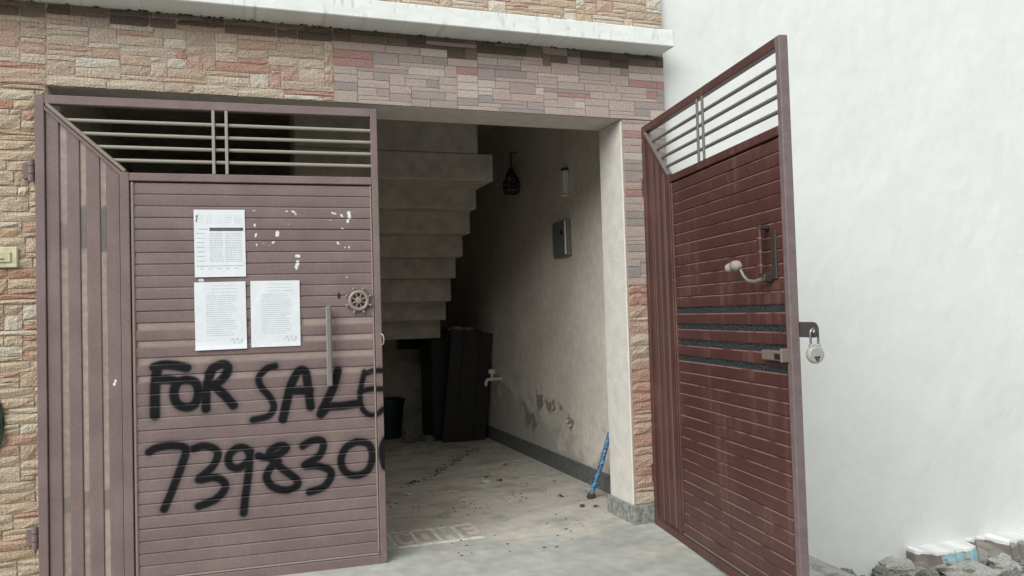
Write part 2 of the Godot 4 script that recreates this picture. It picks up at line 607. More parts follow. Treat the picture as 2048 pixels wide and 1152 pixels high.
	mat("rock_grey", lin(0.40, 0.395, 0.36), 0.95, noise_tex(0.03, 5, 48, 0.5, 1.0), 3.0, bump, 1.4, 0.2)
	mat("rock_dark", lin(0.20, 0.185, 0.17), 0.95, mats.grain, 3.0, bump, 1.4, 0.2)
	mat("rock_pale", lin(0.58, 0.57, 0.52), 0.95, mats.grain, 3.0, bump, 1.4, 0.2)
	mat("blue_flake", lin(0.36, 0.54, 0.60), 0.8, mats.grain, 5.0)
	mat("rod_pale", lin(0.40, 0.365, 0.30), 0.45, mats.grain, 9.0)
	mat("rod_dull", lin(0.22, 0.20, 0.18), 0.5, mats.grain, 9.0)
	mat("wheel_metal", lin(0.36, 0.28, 0.25), 0.5, mats.grain, 12.0, null, 0.0, 0.5, 0.15)
	mat("bolt_metal", lin(0.30, 0.235, 0.20), 0.45, mats.grain, 12.0, null, 0.0, 0.5, 0.2)
	mat("shackle", lin(0.45, 0.46, 0.46), 0.3, mats.grain, 12.0, null, 0.0, 0.5, 0.8)
	mat("panel_dark", lin(0.17, 0.18, 0.16), 0.5, mats.mottle, 3.0)
	mat("plaster_white", lin(0.78, 0.765, 0.735), 0.9, noise_tex(0.02, 5, 49, 0.8, 1.0), 3.0, bump, 0.3, 0.2)

# ------------------------------------------------------------------ ground
func ground_height(x: float, z: float) -> float:
	return -0.034 - 0.47 * soft(2.62, 3.35, x) - 0.03 * clampf(z - 0.3, 0.0, 6.0)

func ground_and_floor() -> void:
	# dusty floor: one picture of stains and sweep marks shared by the floor inside and the slab outside
	var w := 1024
	var h := 1024
	var x0 := -1.4
	var z0 := -5.0
	var span := 7.0
	var big := noise_bytes(w, h, 0.008, 5, 60)
	var fine := noise_bytes(w, h, 0.07, 4, 61)
	var sweep := noise_bytes(w, h, 0.03, 4, 62, 14, 1)
	var dirt := noise_bytes(w, h, 0.016, 5, 63)
	var out := PackedByteArray()
	out.resize(w * h * 3)
	for y in h:
		for x in w:
			var i := y * w + x
			var wx := x0 + span * x / w
			var wz := z0 + span * y / h
			# brown dust lies inside the doorway, with a ragged border where it has been swept away
			var inside := 1.0 - soft(-0.45, 0.35, wz + (dirt[i] - 128) * 0.006 + (wx - 1.2) * -0.25)
			var sx := clampi(x, 0, w - 1)
			var sy := clampi(y + int(30.0 * sin(x * 0.012)) , 0, h - 1)
			var s := (sweep[sy * w + sx] - 128) / 255.0
			var f := (fine[i] - 128) / 255.0
			var b := (big[i] - 128) / 255.0
			var k := 1.0 + 0.13 * s + 0.13 * f + 0.16 * b
			var r := lerpf(0.685, 0.76, inside) * k
			var g := lerpf(0.68, 0.73, inside) * k
			var bl := lerpf(0.655, 0.685, inside) * k
			var dk := soft(0.62, 0.76, dirt[i] / 255.0) * inside * 0.2
			r = lerpf(r, 0.40, dk)
			g = lerpf(g, 0.36, dk)
			bl = lerpf(bl, 0.31, dk)
			out[i * 3] = clampi(int(r * 255), 0, 255)
			out[i * 3 + 1] = clampi(int(g * 255), 0, 255)
			out[i * 3 + 2] = clampi(int(bl * 255), 0, 255)
	var m := mat("dusty_floor", Color(0.99, 0.99, 0.99), 0.8, tex_from(out, w, h), 0.0, null, 0.0, 0.3)
	var b0 := MB.new()
	b0.axes = 2
	b0.rect = Rect2(x0, -z0, span, span)
	add_box(b0, Vector3(-0.76, -0.12, -4.72), Vector3(2.36, -0.02, -0.006), 0.0)
	setting("floor", b0.mesh(), m)
	var b1 := MB.new()
	b1.axes = 2
	b1.rect = Rect2(x0, -z0, span, span)
	var zs := [-0.004, 0.1, 0.2, 0.3, 0.6, 1.0, 1.5]
	for i in zs.size() - 1:
		for xx in [[-1.35, 0.6], [0.6, 2.52]]:
			var a := Vector3(xx[0], -0.021 - 0.03 * maxf(0, zs[i] - 0.3), zs[i])
			var c := Vector3(xx[1], a.y, zs[i])
			var d := Vector3(xx[1], -0.021 - 0.03 * maxf(0, zs[i + 1] - 0.3), zs[i + 1])
			var e := Vector3(xx[0], d.y, zs[i + 1])
			b1.quad(a, c, d, e, Vector3.UP)
			if xx[1] > 2:
				b1.quad(c, d, d + Vector3.DOWN * 0.2, c + Vector3.DOWN * 0.2, Vector3.RIGHT)
	setting("pavement", b1.mesh(), m)
	var g := MB.new()
	var gx := [-60.0, -20.0, -6.0, -2.0, 0.0, 1.5, 2.4, 2.62, 2.8, 3.0, 3.2, 3.4, 4.0, 5.0, 7.0, 12.0, 30.0, 60.0]
	var gz := [-60.0, -20.0, -6.0, -1.0, -0.3, 0.0, 0.3, 0.6, 1.2, 2.0, 3.0, 4.5, 6.3, 12.0, 30.0, 60.0]
	for j in gz.size() - 1:
		for i in gx.size() - 1:
			var P := func(a: int, c: int) -> Vector3:
				return Vector3(gx[a], ground_height(gx[a], gz[c]) - (0.1 if gz[c] < -0.1 else 0.0), gz[c])
			g.quad(P.call(i, j), P.call(i + 1, j), P.call(i + 1, j + 1), P.call(i, j + 1), Vector3.UP)
	setting("ground", g.mesh(), mat("street_dirt", lin(0.60, 0.59, 0.56), 0.95, noise_tex(0.02, 6, 66, 0.6, 1.0), 0.9, mats.bump, 1.2, 0.2))

# ------------------------------------------------------------------ the house
func house() -> void:
	var hs := thing("house", "two storey house clad in cream and pink split stone with an open gateway", "house")
	var mortar: Material = mats.mortar
	var cream: Material = mats.cream_paint
	var jamb := MB.new()
	var pier_l := part(hs, "pier", box_mesh(Vector3(-3, -0.2, -0.29), Vector3(-0.559, 2.13, -0.02), 0.003), cream)
	var pier_r := part(hs, "pier", box_mesh(Vector3(2.147, -0.2, -0.29), Vector3(2.4165, 2.13, -0.02), 0.004), cream)
	pier_r.set_meta("label", "cream painted gate pier with a grey marble foot")
	var lintel := part(hs, "lintel", box_mesh(Vector3(-3, 2.131, -0.29), Vector3(2.4165, 2.486, -0.02), 0.003), cream)
	var upper := part(hs, "upper_wall", box_mesh(Vector3(-3, 2.4865, -0.29), Vector3(2.4165, 6.0, -0.0125), 0.002), mortar)
	# backing of mortar behind the cladding
	for q in [[pier_l, -3.0, -0.562, -0.2, 2.1295], [pier_r, 2.153, 2.4155, -0.2, 2.1295], [lintel, -3.0, 2.4155, 2.1325, 2.4855]]:
		part(q[0], "mortar", box_mesh(Vector3(q[1], q[2 + 1], -0.0195), Vector3(q[2], q[4], -0.0105), 0.0), mortar)

	for i in 12:
		rough_variants.append(stone_mesh(100 + i, 0.0145, 0.009, 0.03))
		ledge_variants.append(stone_mesh(300 + i, 0.018, 0.012, 0.04))
	for i in 8:
		brick_variants.append(stone_mesh(200 + i, 0.0125, 0.0016, 0.015))
	var pick := [0, 0, 0, 1, 1, 2, 2, 3, 3, 4, 5, 5, 6, 6, 7]
	var place := func(host: Node, called: String, variants: Array, prefix: String, picks: Array, x: float, y: float, w: float, h: float) -> void:
		var gap := 0.0010
		var o := MeshInstance3D.new()
		o.name = called
		o.mesh = variants[rng.randi() % variants.size()]
		o.position = Vector3(x + gap / 2, y + gap / 2, -0.017)
		o.scale = Vector3(w - gap, h - gap, 1.0)
		var key := prefix + str(picks[rng.randi() % picks.size()])
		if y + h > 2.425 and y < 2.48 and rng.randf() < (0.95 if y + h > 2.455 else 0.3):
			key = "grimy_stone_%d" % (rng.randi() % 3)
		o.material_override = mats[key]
		host.add_child(o, true)
	var rough_w := {1: [7, 20], 2: [6, 18], 3: [4, 9]}
	var rough_h := [1, 1, 1, 2, 2, 2, 2, 3]
	lay(-0.86, -0.561, -0.02, 2.128, 0.0215, 0.0135, rough_h, rough_w, func(x, y, w, h): place.call(pier_l, "stone", ledge_variants, "ochre_stone_", pick, x, y, w, h))
	lay(-0.86, -0.562, 2.132, 2.484, 0.0215, 0.0135, rough_h, rough_w, func(x, y, w, h): place.call(lintel, "stone", rough_variants, "split_stone_", pick, x, y, w, h))
	lay(-0.559, 0.637, 2.132, 2.484, 0.0215, 0.0135, rough_h, rough_w, func(x, y, w, h): place.call(lintel, "stone", rough_variants, "split_stone_", pick, x, y, w, h))
	lay(0.15, 2.415, 2.577, 2.83, 0.0215, 0.0135, rough_h, rough_w, func(x, y, w, h): place.call(upper, "stone", rough_variants, "split_stone_", pick, x, y, w, h))
	# brick slips to the right of the joint
	var slip_pick := [0, 0, 0, 1, 1, 2, 2, 3, 3, 3, 4, 4, 5, 5, 6, 6]
	var slip_h := [1, 2, 2, 2, 2, 3]
	var slip_w := {1: [8, 18], 2: [5, 12], 3: [5, 9]}
	lay(0.640, 2.415, 2.132, 2.484, 0.0196, 0.0155, slip_h, slip_w, func(x, y, w, h): place.call(lintel, "brick", brick_variants, "brick_slip_", slip_pick, x, y, w, h))
	lay(2.155, 2.415, 1.24, 2.128, 0.0196, 0.0155, slip_h, slip_w, func(x, y, w, h): place.call(pier_r, "brick", brick_variants, "brick_slip_", slip_pick, x, y, w, h))
	var low_pick := [3, 3, 4, 4, 4, 6, 7, 0]
	lay(2.155, 2.415, 0.079, 1.238, 0.0215, 0.0165, [1, 2, 2, 3, 3], {1: [9, 16], 2: [9, 16], 3: [7, 16]}, func(x, y, w, h): place.call(pier_r, "stone", ledge_variants, "split_stone_", low_pick, x, y, w, h))

	# cladding beyond the frame: still real stones, in one mesh
	var rest := SurfaceTool.new()
	rest.begin(Mesh.PRIMITIVE_TRIANGLES)
	var add_rest := func(x, y, w, h):
		rest.append_from(rough_variants[rng.randi() % 12], 0, Transform3D(Basis.from_scale(Vector3(w - 0.0016, h - 0.0016, 1)), Vector3(x, y, -0.017)))
	lay(-1.9, -0.862, -0.02, 2.484, 0.0215, 0.0135, [2, 2, 3, 3], rough_w, add_rest)
	lay(-1.9, 0.148, 2.577, 3.0, 0.0215, 0.0135, [2, 2, 3, 3], rough_w, add_rest)
	lay(0.15, 2.415, 2.832, 3.4, 0.0215, 0.0135, [2, 2, 3, 3], rough_w, add_rest)
	var rs := part(hs, "stone_cladding", rest.commit(), mats.split_stone_0)
	rs.set_meta("kind", "stuff")

	# ledge over the gateway
	var w := 512
	var h := 64
	var drip := noise_bytes(w, h, 0.11, 3, 70, 1, 16)
	var spot := noise_bytes(w, h, 0.03, 4, 71)
	var img := PackedByteArray()
	img.resize(w * h * 3)
	for i in w * h:
		var d := soft(0.62, 0.95, drip[i] / 255.0) * soft(0.3, 0.7, spot[i] / 255.0) * 0.30
		var k := 0.855 + 0.03 * (spot[i] - 128) / 128.0
		img[i * 3] = int(255 * lerpf(k, 0.5, d))
		img[i * 3 + 1] = int(255 * lerpf(k * 1.005, 0.5, d))
		img[i * 3 + 2] = int(255 * lerpf(k * 0.985, 0.46, d))
	var lm := mat("ledge_paint", Color(1, 1, 1), 0.85, tex_from(img, w, h), 0.0, null, 0.0, 0.3)
	lm.texture_repeat = true
	var lb := MB.new()
	lb.rect = Rect2(-3, 2.575, 2.2, 0.09)
	add_box(lb, Vector3(-3, 2.4868, -0.0165), Vector3(2.389, 2.575, 0.157), 0.004)
	var ledge := part(hs, "ledge", lb.mesh(), lm)
	var moss := MB.new()
	for i in 150:
		var x := rng.randf_range(-0.8, 2.37)
		if sin(x * 5.0) + sin(x * 2.3 + 1.0) < rng.randf_range(-1.8, 0.6):
			continue
		var s := rng.randf_range(0.002, 0.006)
		add_blob(moss, Vector3(x, 2.4865 - rng.randf() * 0.006, rng.randf_range(-0.004, 0.006)), Vector3(s * rng.randf_range(1, 2.6), s * 0.8, s * 0.7), i, 0.5, 3, 5)
	var ms := part(ledge, "moss", moss.mesh(), mats.moss)
	ms.set_meta("kind", "stuff")

	# rooms behind the gateway
	part(hs, "plinth", box_mesh(Vector3(2.131, -0.2, -0.305), Vector3(2.40, 0.0775, 0.015), 0.004), mats.marble)
	var wr := MB.new()
	wr.axes = 1
	wr.rect = Rect2(-4.7, 2.78, 4.5, 2.9)
	add_box(wr, Vector3(2.347, -0.2, -4.7), Vector3(2.4165, 2.75, -0.2905), 0.0)
	var inner := part(hs, "inner_wall", wr.mesh(), inner_wall_material())
	part(inner, "skirting", box_mesh(Vector3(2.333, -0.1, -4.69), Vector3(2.3465, 0.094, -0.306), 0.003), mats.skirting)
	# paint that has curled away from the damp plaster
	var fr := RandomNumberGenerator.new()
	fr.seed = 31
	for f in [[-1.70, 0.47], [-1.62, 0.43], [-1.55, 0.40], [-1.36, 0.36], [-1.30, 0.335], [-1.78, 0.42], [-2.05, 0.36], [-2.2, 0.24]]:
		var fb := MB.new()
		var a := Vector3(2.3455, f[1], f[0])
		var fw := fr.randf_range(0.02, 0.05)
		var fh := fr.randf_range(0.012, 0.03)
		var lift := fr.randf_range(0.004, 0.012)
		var c := [a, a + Vector3(0, fh * 0.2, fw), a + Vector3(-lift, -fh, fw * 0.8), a + Vector3(-lift * 1.3, -fh * 0.8, fw * 0.1)]
		fb.quad(c[0], c[1], c[2], c[3], Vector3.LEFT)
		fb.quad(c[0] + Vector3(0.001, 0, 0), c[1] + Vector3(0.001, 0, 0), c[2] + Vector3(0.001, 0, 0), c[3] + Vector3(0.001, 0, 0), Vector3.RIGHT)
		part(inner, "paint_flake", fb.mesh(), mats.cream_paint)
	part(hs, "inner_wall", box_mesh(Vector3(-0.95, -0.2, -4.7), Vector3(-0.75, 2.75, -0.2905), 0.0), mats.cream_paint)
	part(hs, "back_wall", box_mesh(Vector3(-0.95, -0.2, -4.9), Vector3(2.4165, 2.75, -4.7005), 0.0), mats.cream_paint)
	part(hs, "ceiling", box_mesh(Vector3(-0.95, 2.7505, -4.9), Vector3(2.4165, 2.95, -0.2905), 0.0), mats.ceiling_paint)
	part(hs, "partition", box_mesh(Vector3(0.70, -0.05, -4.10), Vector3(1.95, 1.10, -4.0), 0.003), mats.stair_paint)
	# stairs that climb towards the street, seen from below
	var stair := Node3D.new()
	stair.name = "staircase"
	hs.add_child(stair)
	var bz := [-1.497, -1.918, -2.11, -2.328, -2.544, -2.724, -2.93, -3.13]
	var by := [2.041, 1.90, 1.736, 1.574, 1.414, 1.229, 1.07, 0.91]
	for i in bz.size():
		var back: float = (bz[i + 1] - 0.02) if i + 1 < bz.size() else bz[i] - 0.9
		var top: float = by[i] + 0.19
		part(stair, "step", box_mesh(Vector3(0.55 - 0.05 * i, by[i], back), Vector3(1.9 + rng.randf_range(-0.006, 0.006), top, bz[i]), 0.008), mats.stair_paint)
	part(stair, "landing", box_mesh(Vector3(0.55, 2.232, -1.88), Vector3(1.80, 2.749, -1.50), 0.01), mats.ceiling_paint)

func inner_wall_material() -> StandardMaterial3D:
	var w := 900
	var h := 580
	var big := noise_bytes(w, h, 0.008, 5, 80)
	var fine := noise_bytes(w, h, 0.06, 4, 81)
	var drip := noise_bytes(w, h, 0.06, 3, 82, 1, 20)
	var peel := noise_bytes(w, h, 0.022, 5, 83)
	var out := PackedByteArray()
	out.resize(w * h * 3)
	for y in h:
		for x in w:
			var i := y * w + x
			var z := -4.7 + 4.5 * x / w
			var wy := 2.78 - 2.9 * y / h
			var k := 1.0 + 0.05 * (big[i] - 128) / 128.0 + 0.05 * (fine[i] - 128) / 128.0
			var r := 0.845 * k
			var g := 0.805 * k
			var b := 0.755 * k
			# rising damp: a ragged grey zone over the skirting
			var edge := 0.30 + 0.16 * sin(z * 2.1 + 0.6) + (peel[i] - 128) * 0.0022
			var damp := soft(edge + 0.08, edge - 0.08, wy) * 0.45
			r = lerpf(r, 0.60, damp)
			g = lerpf(g, 0.60, damp)
			b = lerpf(b, 0.575, damp)
			# flaked patches of bare plaster with crisp borders
			var q := peel[i] / 255.0
			var zone := maxf(maxf(1.0 - Vector2((z + 1.74) / 0.34, (wy - 0.44) / 0.10).length(), 1.0 - Vector2((z + 1.33) / 0.20, (wy - 0.35) / 0.06).length()), 1.0 - Vector2((z + 2.14) / 0.20, (wy - 0.26) / 0.18).length())
			var bare := soft(0.53, 0.56, q * 0.75 + zone * 0.27)
			if zone > 0.0 and bare > 0.0:
				r = lerpf(r, 0.55, bare * 0.8)
				g = lerpf(g, 0.505, bare * 0.8)
				b = lerpf(b, 0.45, bare * 0.8)
			var st := soft(0.6, 0.9, drip[i] / 255.0) * soft(0.35, 0.65, big[i] / 255.0) * 0.16
			r = lerpf(r, 0.42, st)
			g = lerpf(g, 0.39, st)
			b = lerpf(b, 0.34, st)
			out[i * 3] = clampi(int(r * 255), 0, 255)
			out[i * 3 + 1] = clampi(int(g * 255), 0, 255)
			out[i * 3 + 2] = clampi(int(b * 255), 0, 255)
	return mat("inner_wall", Color(1, 1, 1), 0.85, tex_from(out, w, h), 0.0, null, 0.0, 0.3)

# ------------------------------------------------------------------ white house next door
func neighbour() -> void:
	var w := 1024
	var h := 1024
	var big := noise_bytes(w, h, 0.006, 5, 90)
	var fine := noise_bytes(w, h, 0.05, 4, 91)
	var drip := noise_bytes(w, h, 0.04, 4, 92, 1, 18)
	var stain := noise_bytes(w, h, 0.014, 6, 93)
	var out := PackedByteArray()
	out.resize(w * h * 3)
	for y in h:
		for x in w:
			var i := y * w + x
			var wx := 2.4 + 4.2 * x / w
			var wy := 3.4 - 4.2 * y / h
			var k := 0.85 + 0.012 * (big[i] - 128) / 128.0 + 0.010 * (fine[i] - 128) / 128.0
			# grey rubbed patches, where the photograph shows them
			var zone := maxf(1.0 - Vector2((wx - 4.86) / 0.30, (wy - 0.36) / 0.22).length(), 0.7 - Vector2((wx - 4.45) / 0.6, (wy - 0.52) / 0.25).length())
			var p := soft(0.62, 0.80, stain[i] / 255.0 * 0.75 + zone * 0.34) * 0.14
			var low := soft(0.57, 0.80, stain[i] / 255.0) * soft(0.75, 0.25, wy) * 0.04
			var d := soft(0.66, 0.95, drip[i] / 255.0) * soft(0.45, 0.7, big[i] / 255.0) * 0.03
			d = maxf(maxf(d, p), low)
			out[i * 3] = clampi(int(255 * lerpf(k, 0.62, d)), 0, 255)
			out[i * 3 + 1] = clampi(int(255 * lerpf(k, 0.63, d)), 0, 255)
			out[i * 3 + 2] = clampi(int(255 * lerpf(k * 0.982, 0.63, d)), 0, 255)
	var m := mat("white_wash", Color(1, 1, 1), 0.9, tex_from(out, w, h), 0.0, noise_tex(0.02, 5, 95, 0.0, 1.0, 512), 0.18, 0.25)
	var n := thing("neighbour_house", "plain white rendered house wall beside the stone clad house", "house")
	var b := MB.new()
	b.rect = Rect2(2.4, 3.4, 4.2, 4.2)
	# a hand-trowelled face: a grid that wavers by a few millimetres
	var nz := FastNoiseLite.new()
	nz.seed = 8
	nz.frequency = 0.9
	var nx := 90
	var ny := 90
	var P := func(i: int, j: int) -> Vector3:
		var x := 2.419 + 6.6 * pow(float(i) / nx, 1.3)
		var y := -0.9 + 7.4 * j / ny
		return Vector3(x, y, -0.05 + 0.006 * nz.get_noise_2d(x, y) + 0.002 * nz.get_noise_2d(x * 6, y * 6))
	for i in nx:
		for j in ny:
			b.quad(P.call(i, j), P.call(i + 1, j), P.call(i + 1, j + 1), P.call(i, j + 1), Vector3(0, 0, 1))
	add_box(b, Vector3(2.419, -0.9, -4.5), Vector3(9.019, 6.5, -0.07), 0.0)
	part(n, "wall", b.mesh(), m)

# unseen house added across the street, behind the camera: it hides the low part of the sky from the gateway
func added_opposite_house() -> void:
	var o := thing("added_opposite_house", "unseen one storey house added across the street to cut the low sky", "house", Vector3(1.0, 0, 9.5))
	var m := mat("opposite_render", lin(0.30, 0.26, 0.22), 0.9, mats.mottle, 0.8)
	part(o, "wall", box_mesh(Vector3(-11, -0.9, 0.0), Vector3(11, 4.2, 7.0), 0.01), m)
	part(o, "parapet", box_mesh(Vector3(-11.1, 4.201, -0.12), Vector3(11.1, 4.45, 7.1), 0.01), m)
	for k in 6:
		for f in 1:
			var x := -9.0 + 3.5 * k
			var y := 0.9 + 3.1 * f
			var w := part(o, "window", box_mesh(Vector3(x, y, -0.05), Vector3(x + 1.2, y + 1.3, -0.001), 0.006), mats.dark_wood)
			part(w, "sill", box_mesh(Vector3(x - 0.1, y - 0.08, -0.12), Vector3(x + 1.3, y - 0.001, -0.001), 0.006), m)
	part(o, "door", box_mesh(Vector3(1.8, -0.4, -0.05), Vector3(2.8, 1.9, -0.001), 0.006), mats.dark_wood)

# ------------------------------------------------------------------ gates
func gate(called: String, outer: bool) -> Node3D:
	var g: Node3D
	var paint: StandardMaterial3D
	var pale: StandardMaterial3D
	var strip: StandardMaterial3D
	var pane: StandardMaterial3D
	if outer:
		g = thing(called, "closed mauve brown metal gate leaf sprayed FOR SALE in black", "gate")
		paint = mat("mauve_paint", Color(1, 1, 1), 0.5, gate_texture(Color(0.475, 0.408, 0.40), Color(0.56, 0.495, 0.465), 912, 1344, true, 11), 0.0, mats.fine_bump, 0.0, 0.32)
		pale = mat("pale_tan_paint", lin(0.33, 0.26, 0.215), 0.5, mats.grain, 8.0)
		strip = mat("tan_strip", Color(1, 1, 1), 0.45, strip_texture(), 0.0, null, 0.0, 0.45)
		pane = mat("pale_pane", Color(1, 1, 1), 0.32, gate_texture(Color(0.60, 0.53, 0.505), Color(0.66, 0.60, 0.57), 608, 896, true, 61), 0.0, null, 0.0, 0.4)  # opaque pane, paler than the slats
	else:
		g = thing(called, "open maroon metal gate leaf swung out in front of the white wall", "gate")
		paint = mat("maroon_paint", Color(1, 1, 1), 0.42, gate_texture(Color(0.32, 0.20, 0.185), Color(0.56, 0.455, 0.425), 640, 944, false, 23), 0.0, mats.fine_bump, 0.0, 0.45)
		pale = mat("grey_brown_paint", lin(0.20, 0.165, 0.15), 0.5, mats.grain, 8.0)
		strip = mat("dusty_groove", lin(0.24, 0.145, 0.125), 0.6, mats.grain, 8.0)
		pane = mat("pane_reflection", lin(0.10, 0.115, 0.12), 0.18, noise_tex(0.03, 4, 57, 0.3, 1.0), 5.0, null, 0.0, 0.6)  # broken sky reflections put into the pane colour as blue-grey patches
	var D := 0.035
	var bar := func(label: String, lo: Vector3, hi: Vector3, m: Material, bev := 0.0025) -> MeshInstance3D:
		var q := gate_mb()
		add_box(q, lo, hi, bev)
		return part(g, label, q.mesh(), m)
	bar.call("hinge_stile", Vector3(0, -0.024, -D), Vector3(0.036, 2.081, 0), paint)
	bar.call("free_stile", Vector3(1.389, -0.024, -D), Vector3(GATE_WIDTH, 2.081, 0), paint if outer else mats.stile_sheen)  # open leaf: sky sheen is put into the stile colour
	bar.call("top_rail", Vector3(0.0362, 2.043, -D), Vector3(1.3888, 2.081, -0.0006), paint)
	bar.call("bottom_rail", Vector3(0.0362, -0.024, -D), Vector3(1.3888, 0.018, -0.0006), paint)
	bar.call("mid_stile", Vector3(0.320, 0.0182, -D), Vector3(0.357, 1.762, -0.0006), paint)
	bar.call("mid_rail", Vector3(0.3572, 1.7245, -D), Vector3(1.3888, 1.759, -0.0006), paint)
	# diagonal brace: a painted bar and a bare trim tube above it
	var q := gate_mb()
	add_bar(q, Vector2(0.031, 2.030), Vector2(0.330, 1.751), 0.014, -D, -0.002)
	part(g, "diagonal_bar", q.mesh(), paint)
	q = gate_mb()
	add_bar(q, Vector2(0.043, 2.043), Vector2(0.343, 1.764), 0.016, -0.026, 0.004, 0.004)
	part(g, "diagonal_trim", q.mesh(), pale)
	# upright boards of the hinge side, cut along the brace
	var cut := func(x: float) -> float:
		return 2.028 - (x - 0.031) * 0.933
	var xs := [0.0365, 0.0895, 0.116, 0.1665, 0.1885, 0.2435, 0.2655, 0.3195]
	for i in xs.size() - 1:
		var is_strip := i % 2 == 1
		var z := -0.017 if is_strip else -0.009 - 0.0008 * i
		var x0: float = xs[i] + (0.0 if is_strip else 0.0008)
		var x1: float = xs[i + 1] - (0.0 if is_strip else 0.0008)
		q = gate_mb()
		var y0 := 0.0185
		var b := 0.0035 if not is_strip else 0.0005
		var f := [Vector3(x0 + b, y0, z), Vector3(x1 - b, y0, z), Vector3(x1 - b, cut.call(x1), z), Vector3(x0 + b, cut.call(x0), z)]
		var k := [Vector3(x0, y0, z - b), Vector3(x1, y0, z - b), Vector3(x1, cut.call(x1), z - b), Vector3(x0, cut.call(x0), z - b)]
		var e := [Vector3(x0, y0, -0.027), Vector3(x1, y0, -0.027), Vector3(x1, cut.call(x1), -0.027), Vector3(x0, cut.call(x0), -0.027)]
		q.quad(f[0], f[1], f[2], f[3], Vector3(0, 0, 1))
		q.quad(e[0], e[1], e[2], e[3], Vector3(0, 0, -1))
		for c in 4:
			var c2 := (c + 1) % 4
			var away: Vector3 = (f[c] + f[c2]) * 0.5 - (f[0] + f[1] + f[2] + f[3]) * 0.25
			q.quad(f[c], f[c2], k[c2], k[c], away.normalized() + Vector3(0, 0, 1))
			q.quad(k[c], k[c2], e[c2], e[c], away)
		part(g, "board_strip" if is_strip else "board", q.mesh(), strip if is_strip else paint)
	# beading round the slats
	bar.call("bead", Vector3(0.3615, 0.030, -0.02), Vector3(0.3755, 1.722, -0.003), pale if outer else paint, 0.005)
	bar.call("bead", Vector3(1.3785, 0.030, -0.02), Vector3(1.3875, 1.722, -0.003), pale if outer else paint, 0.004)
	bar.call("bead", Vector3(0.3615, 0.0185, -0.02), Vector3(1.3875, 0.0285, -0.003), pale, 0.004)
	# slats and the strips of glass between them
	var sr := RandomNumberGenerator.new()
	sr.seed = 77 if outer else 78
	for i in SLAT_Y.size() - 1:
		var y1 := SLAT_Y[i]
		var y0 := SLAT_Y[i + 1]
		var is_pane := i in [12, 14, 16, 18]
		if is_pane:
			bar.call("glass_strip", Vector3(0.376, y0, -0.024), Vector3(1.378, y1, -0.0155), pane, 0.0)
			continue
		var z := -0.0085 + sr.randf_range(-0.0009, 0.0009)
		var lean := sr.randf_range(-0.0012, 0.0012)
		var prof := [Vector2(y0 + 0.0003, -0.0125), Vector2(y0 + 0.0042, z - lean), Vector2((y0 + y1) * 0.5, z + 0.0006), Vector2(y1 - 0.0046, z + lean), Vector2(y1 - 0.0003, -0.0125), Vector2(y1 - 0.0003, -0.026), Vector2(y0 + 0.0003, -0.026)]
		q = gate_mb()
		var sag := sr.randf_range(-0.0006, 0.0006)
		var cols := [0.376, 0.62, 0.87, 1.12, 1.378]
		var dz := []
		for c in cols:
			dz.append(sr.randf_range(-0.0011, 0.0011))
		for c in cols.size() - 1:
			for p in prof.size():
				var a: Vector2 = prof[p]
				var b2: Vector2 = prof[(p + 1) % prof.size()]
				var mid := (a + b2) * 0.5 - Vector2((y0 + y1) * 0.5, -0.018)
				q.quad(Vector3(cols[c], a.x, a.y + dz[c]), Vector3(cols[c + 1], a.x, a.y + dz[c + 1]), Vector3(cols[c + 1], b2.x, b2.y + dz[c + 1]), Vector3(cols[c], b2.x, b2.y + dz[c]), Vector3(0, mid.x, mid.y))
		part(g, "slat", q.mesh(), paint)
	bar.call("backing_sheet", Vector3(0.037, 0.019, -0.0335), Vector3(0.319, 1.74, -0.0285), paint, 0.0)
	bar.call("backing_sheet", Vector3(0.358, 0.019, -0.0335), Vector3(1.388, 1.724, -0.0275), paint, 0.0)
	# round rods of the open top
	for y: float in [1.980, 1.925, 1.870, 1.8135]:
		q = MB.new()
		var x0 := 0.052 + (2.043 - y) / 0.933 - 0.004
		add_tube(q, [Vector3(x0, y, -0.016), Vector3(0.7, y + sr.randf_range(-0.0015, 0.0015), -0.016), Vector3(1.3895, y, -0.016)], 0.0082, 10)
		part(g, "rod", q.mesh(), mats.rod_pale if outer else mats.rod_dull)
	for x in [0.700, 0.7545]:
		q = MB.new()
		add_box(q, Vector3(x - 0.0065, 1.7585, -0.0095), Vector3(x + 0.0065, 2.0435, 0.0005), 0.002)
		part(g, "upright_rod", q.mesh(), mats.rod_pale if outer else mats.rod_dull)
	# hinges on the wall side
	for y in [1.762, 0.243]:
		q = gate_mb()
		add_tube(q, [Vector3(-0.016, y - 0.045, -0.012), Vector3(-0.016, y - 0.016, -0.012)], 0.012, 10)
		add_tube(q, [Vector3(-0.016, y - 0.013, -0.012), Vector3(-0.016, y + 0.016, -0.012)], 0.0125, 10)
		add_tube(q, [Vector3(-0.016, y + 0.019, -0.012), Vector3(-0.016, y + 0.046, -0.012)], 0.012, 10)
		add_box(q, Vector3(-0.052, y - 0.034, -0.0315), Vector3(0.0, y + 0.034, -0.0235), 0.002)
		part(g, "hinge", q.mesh(), paint)
	if outer:
		outer_fittings(g)
	else:
		inner_fittings(g, paint)
	return g

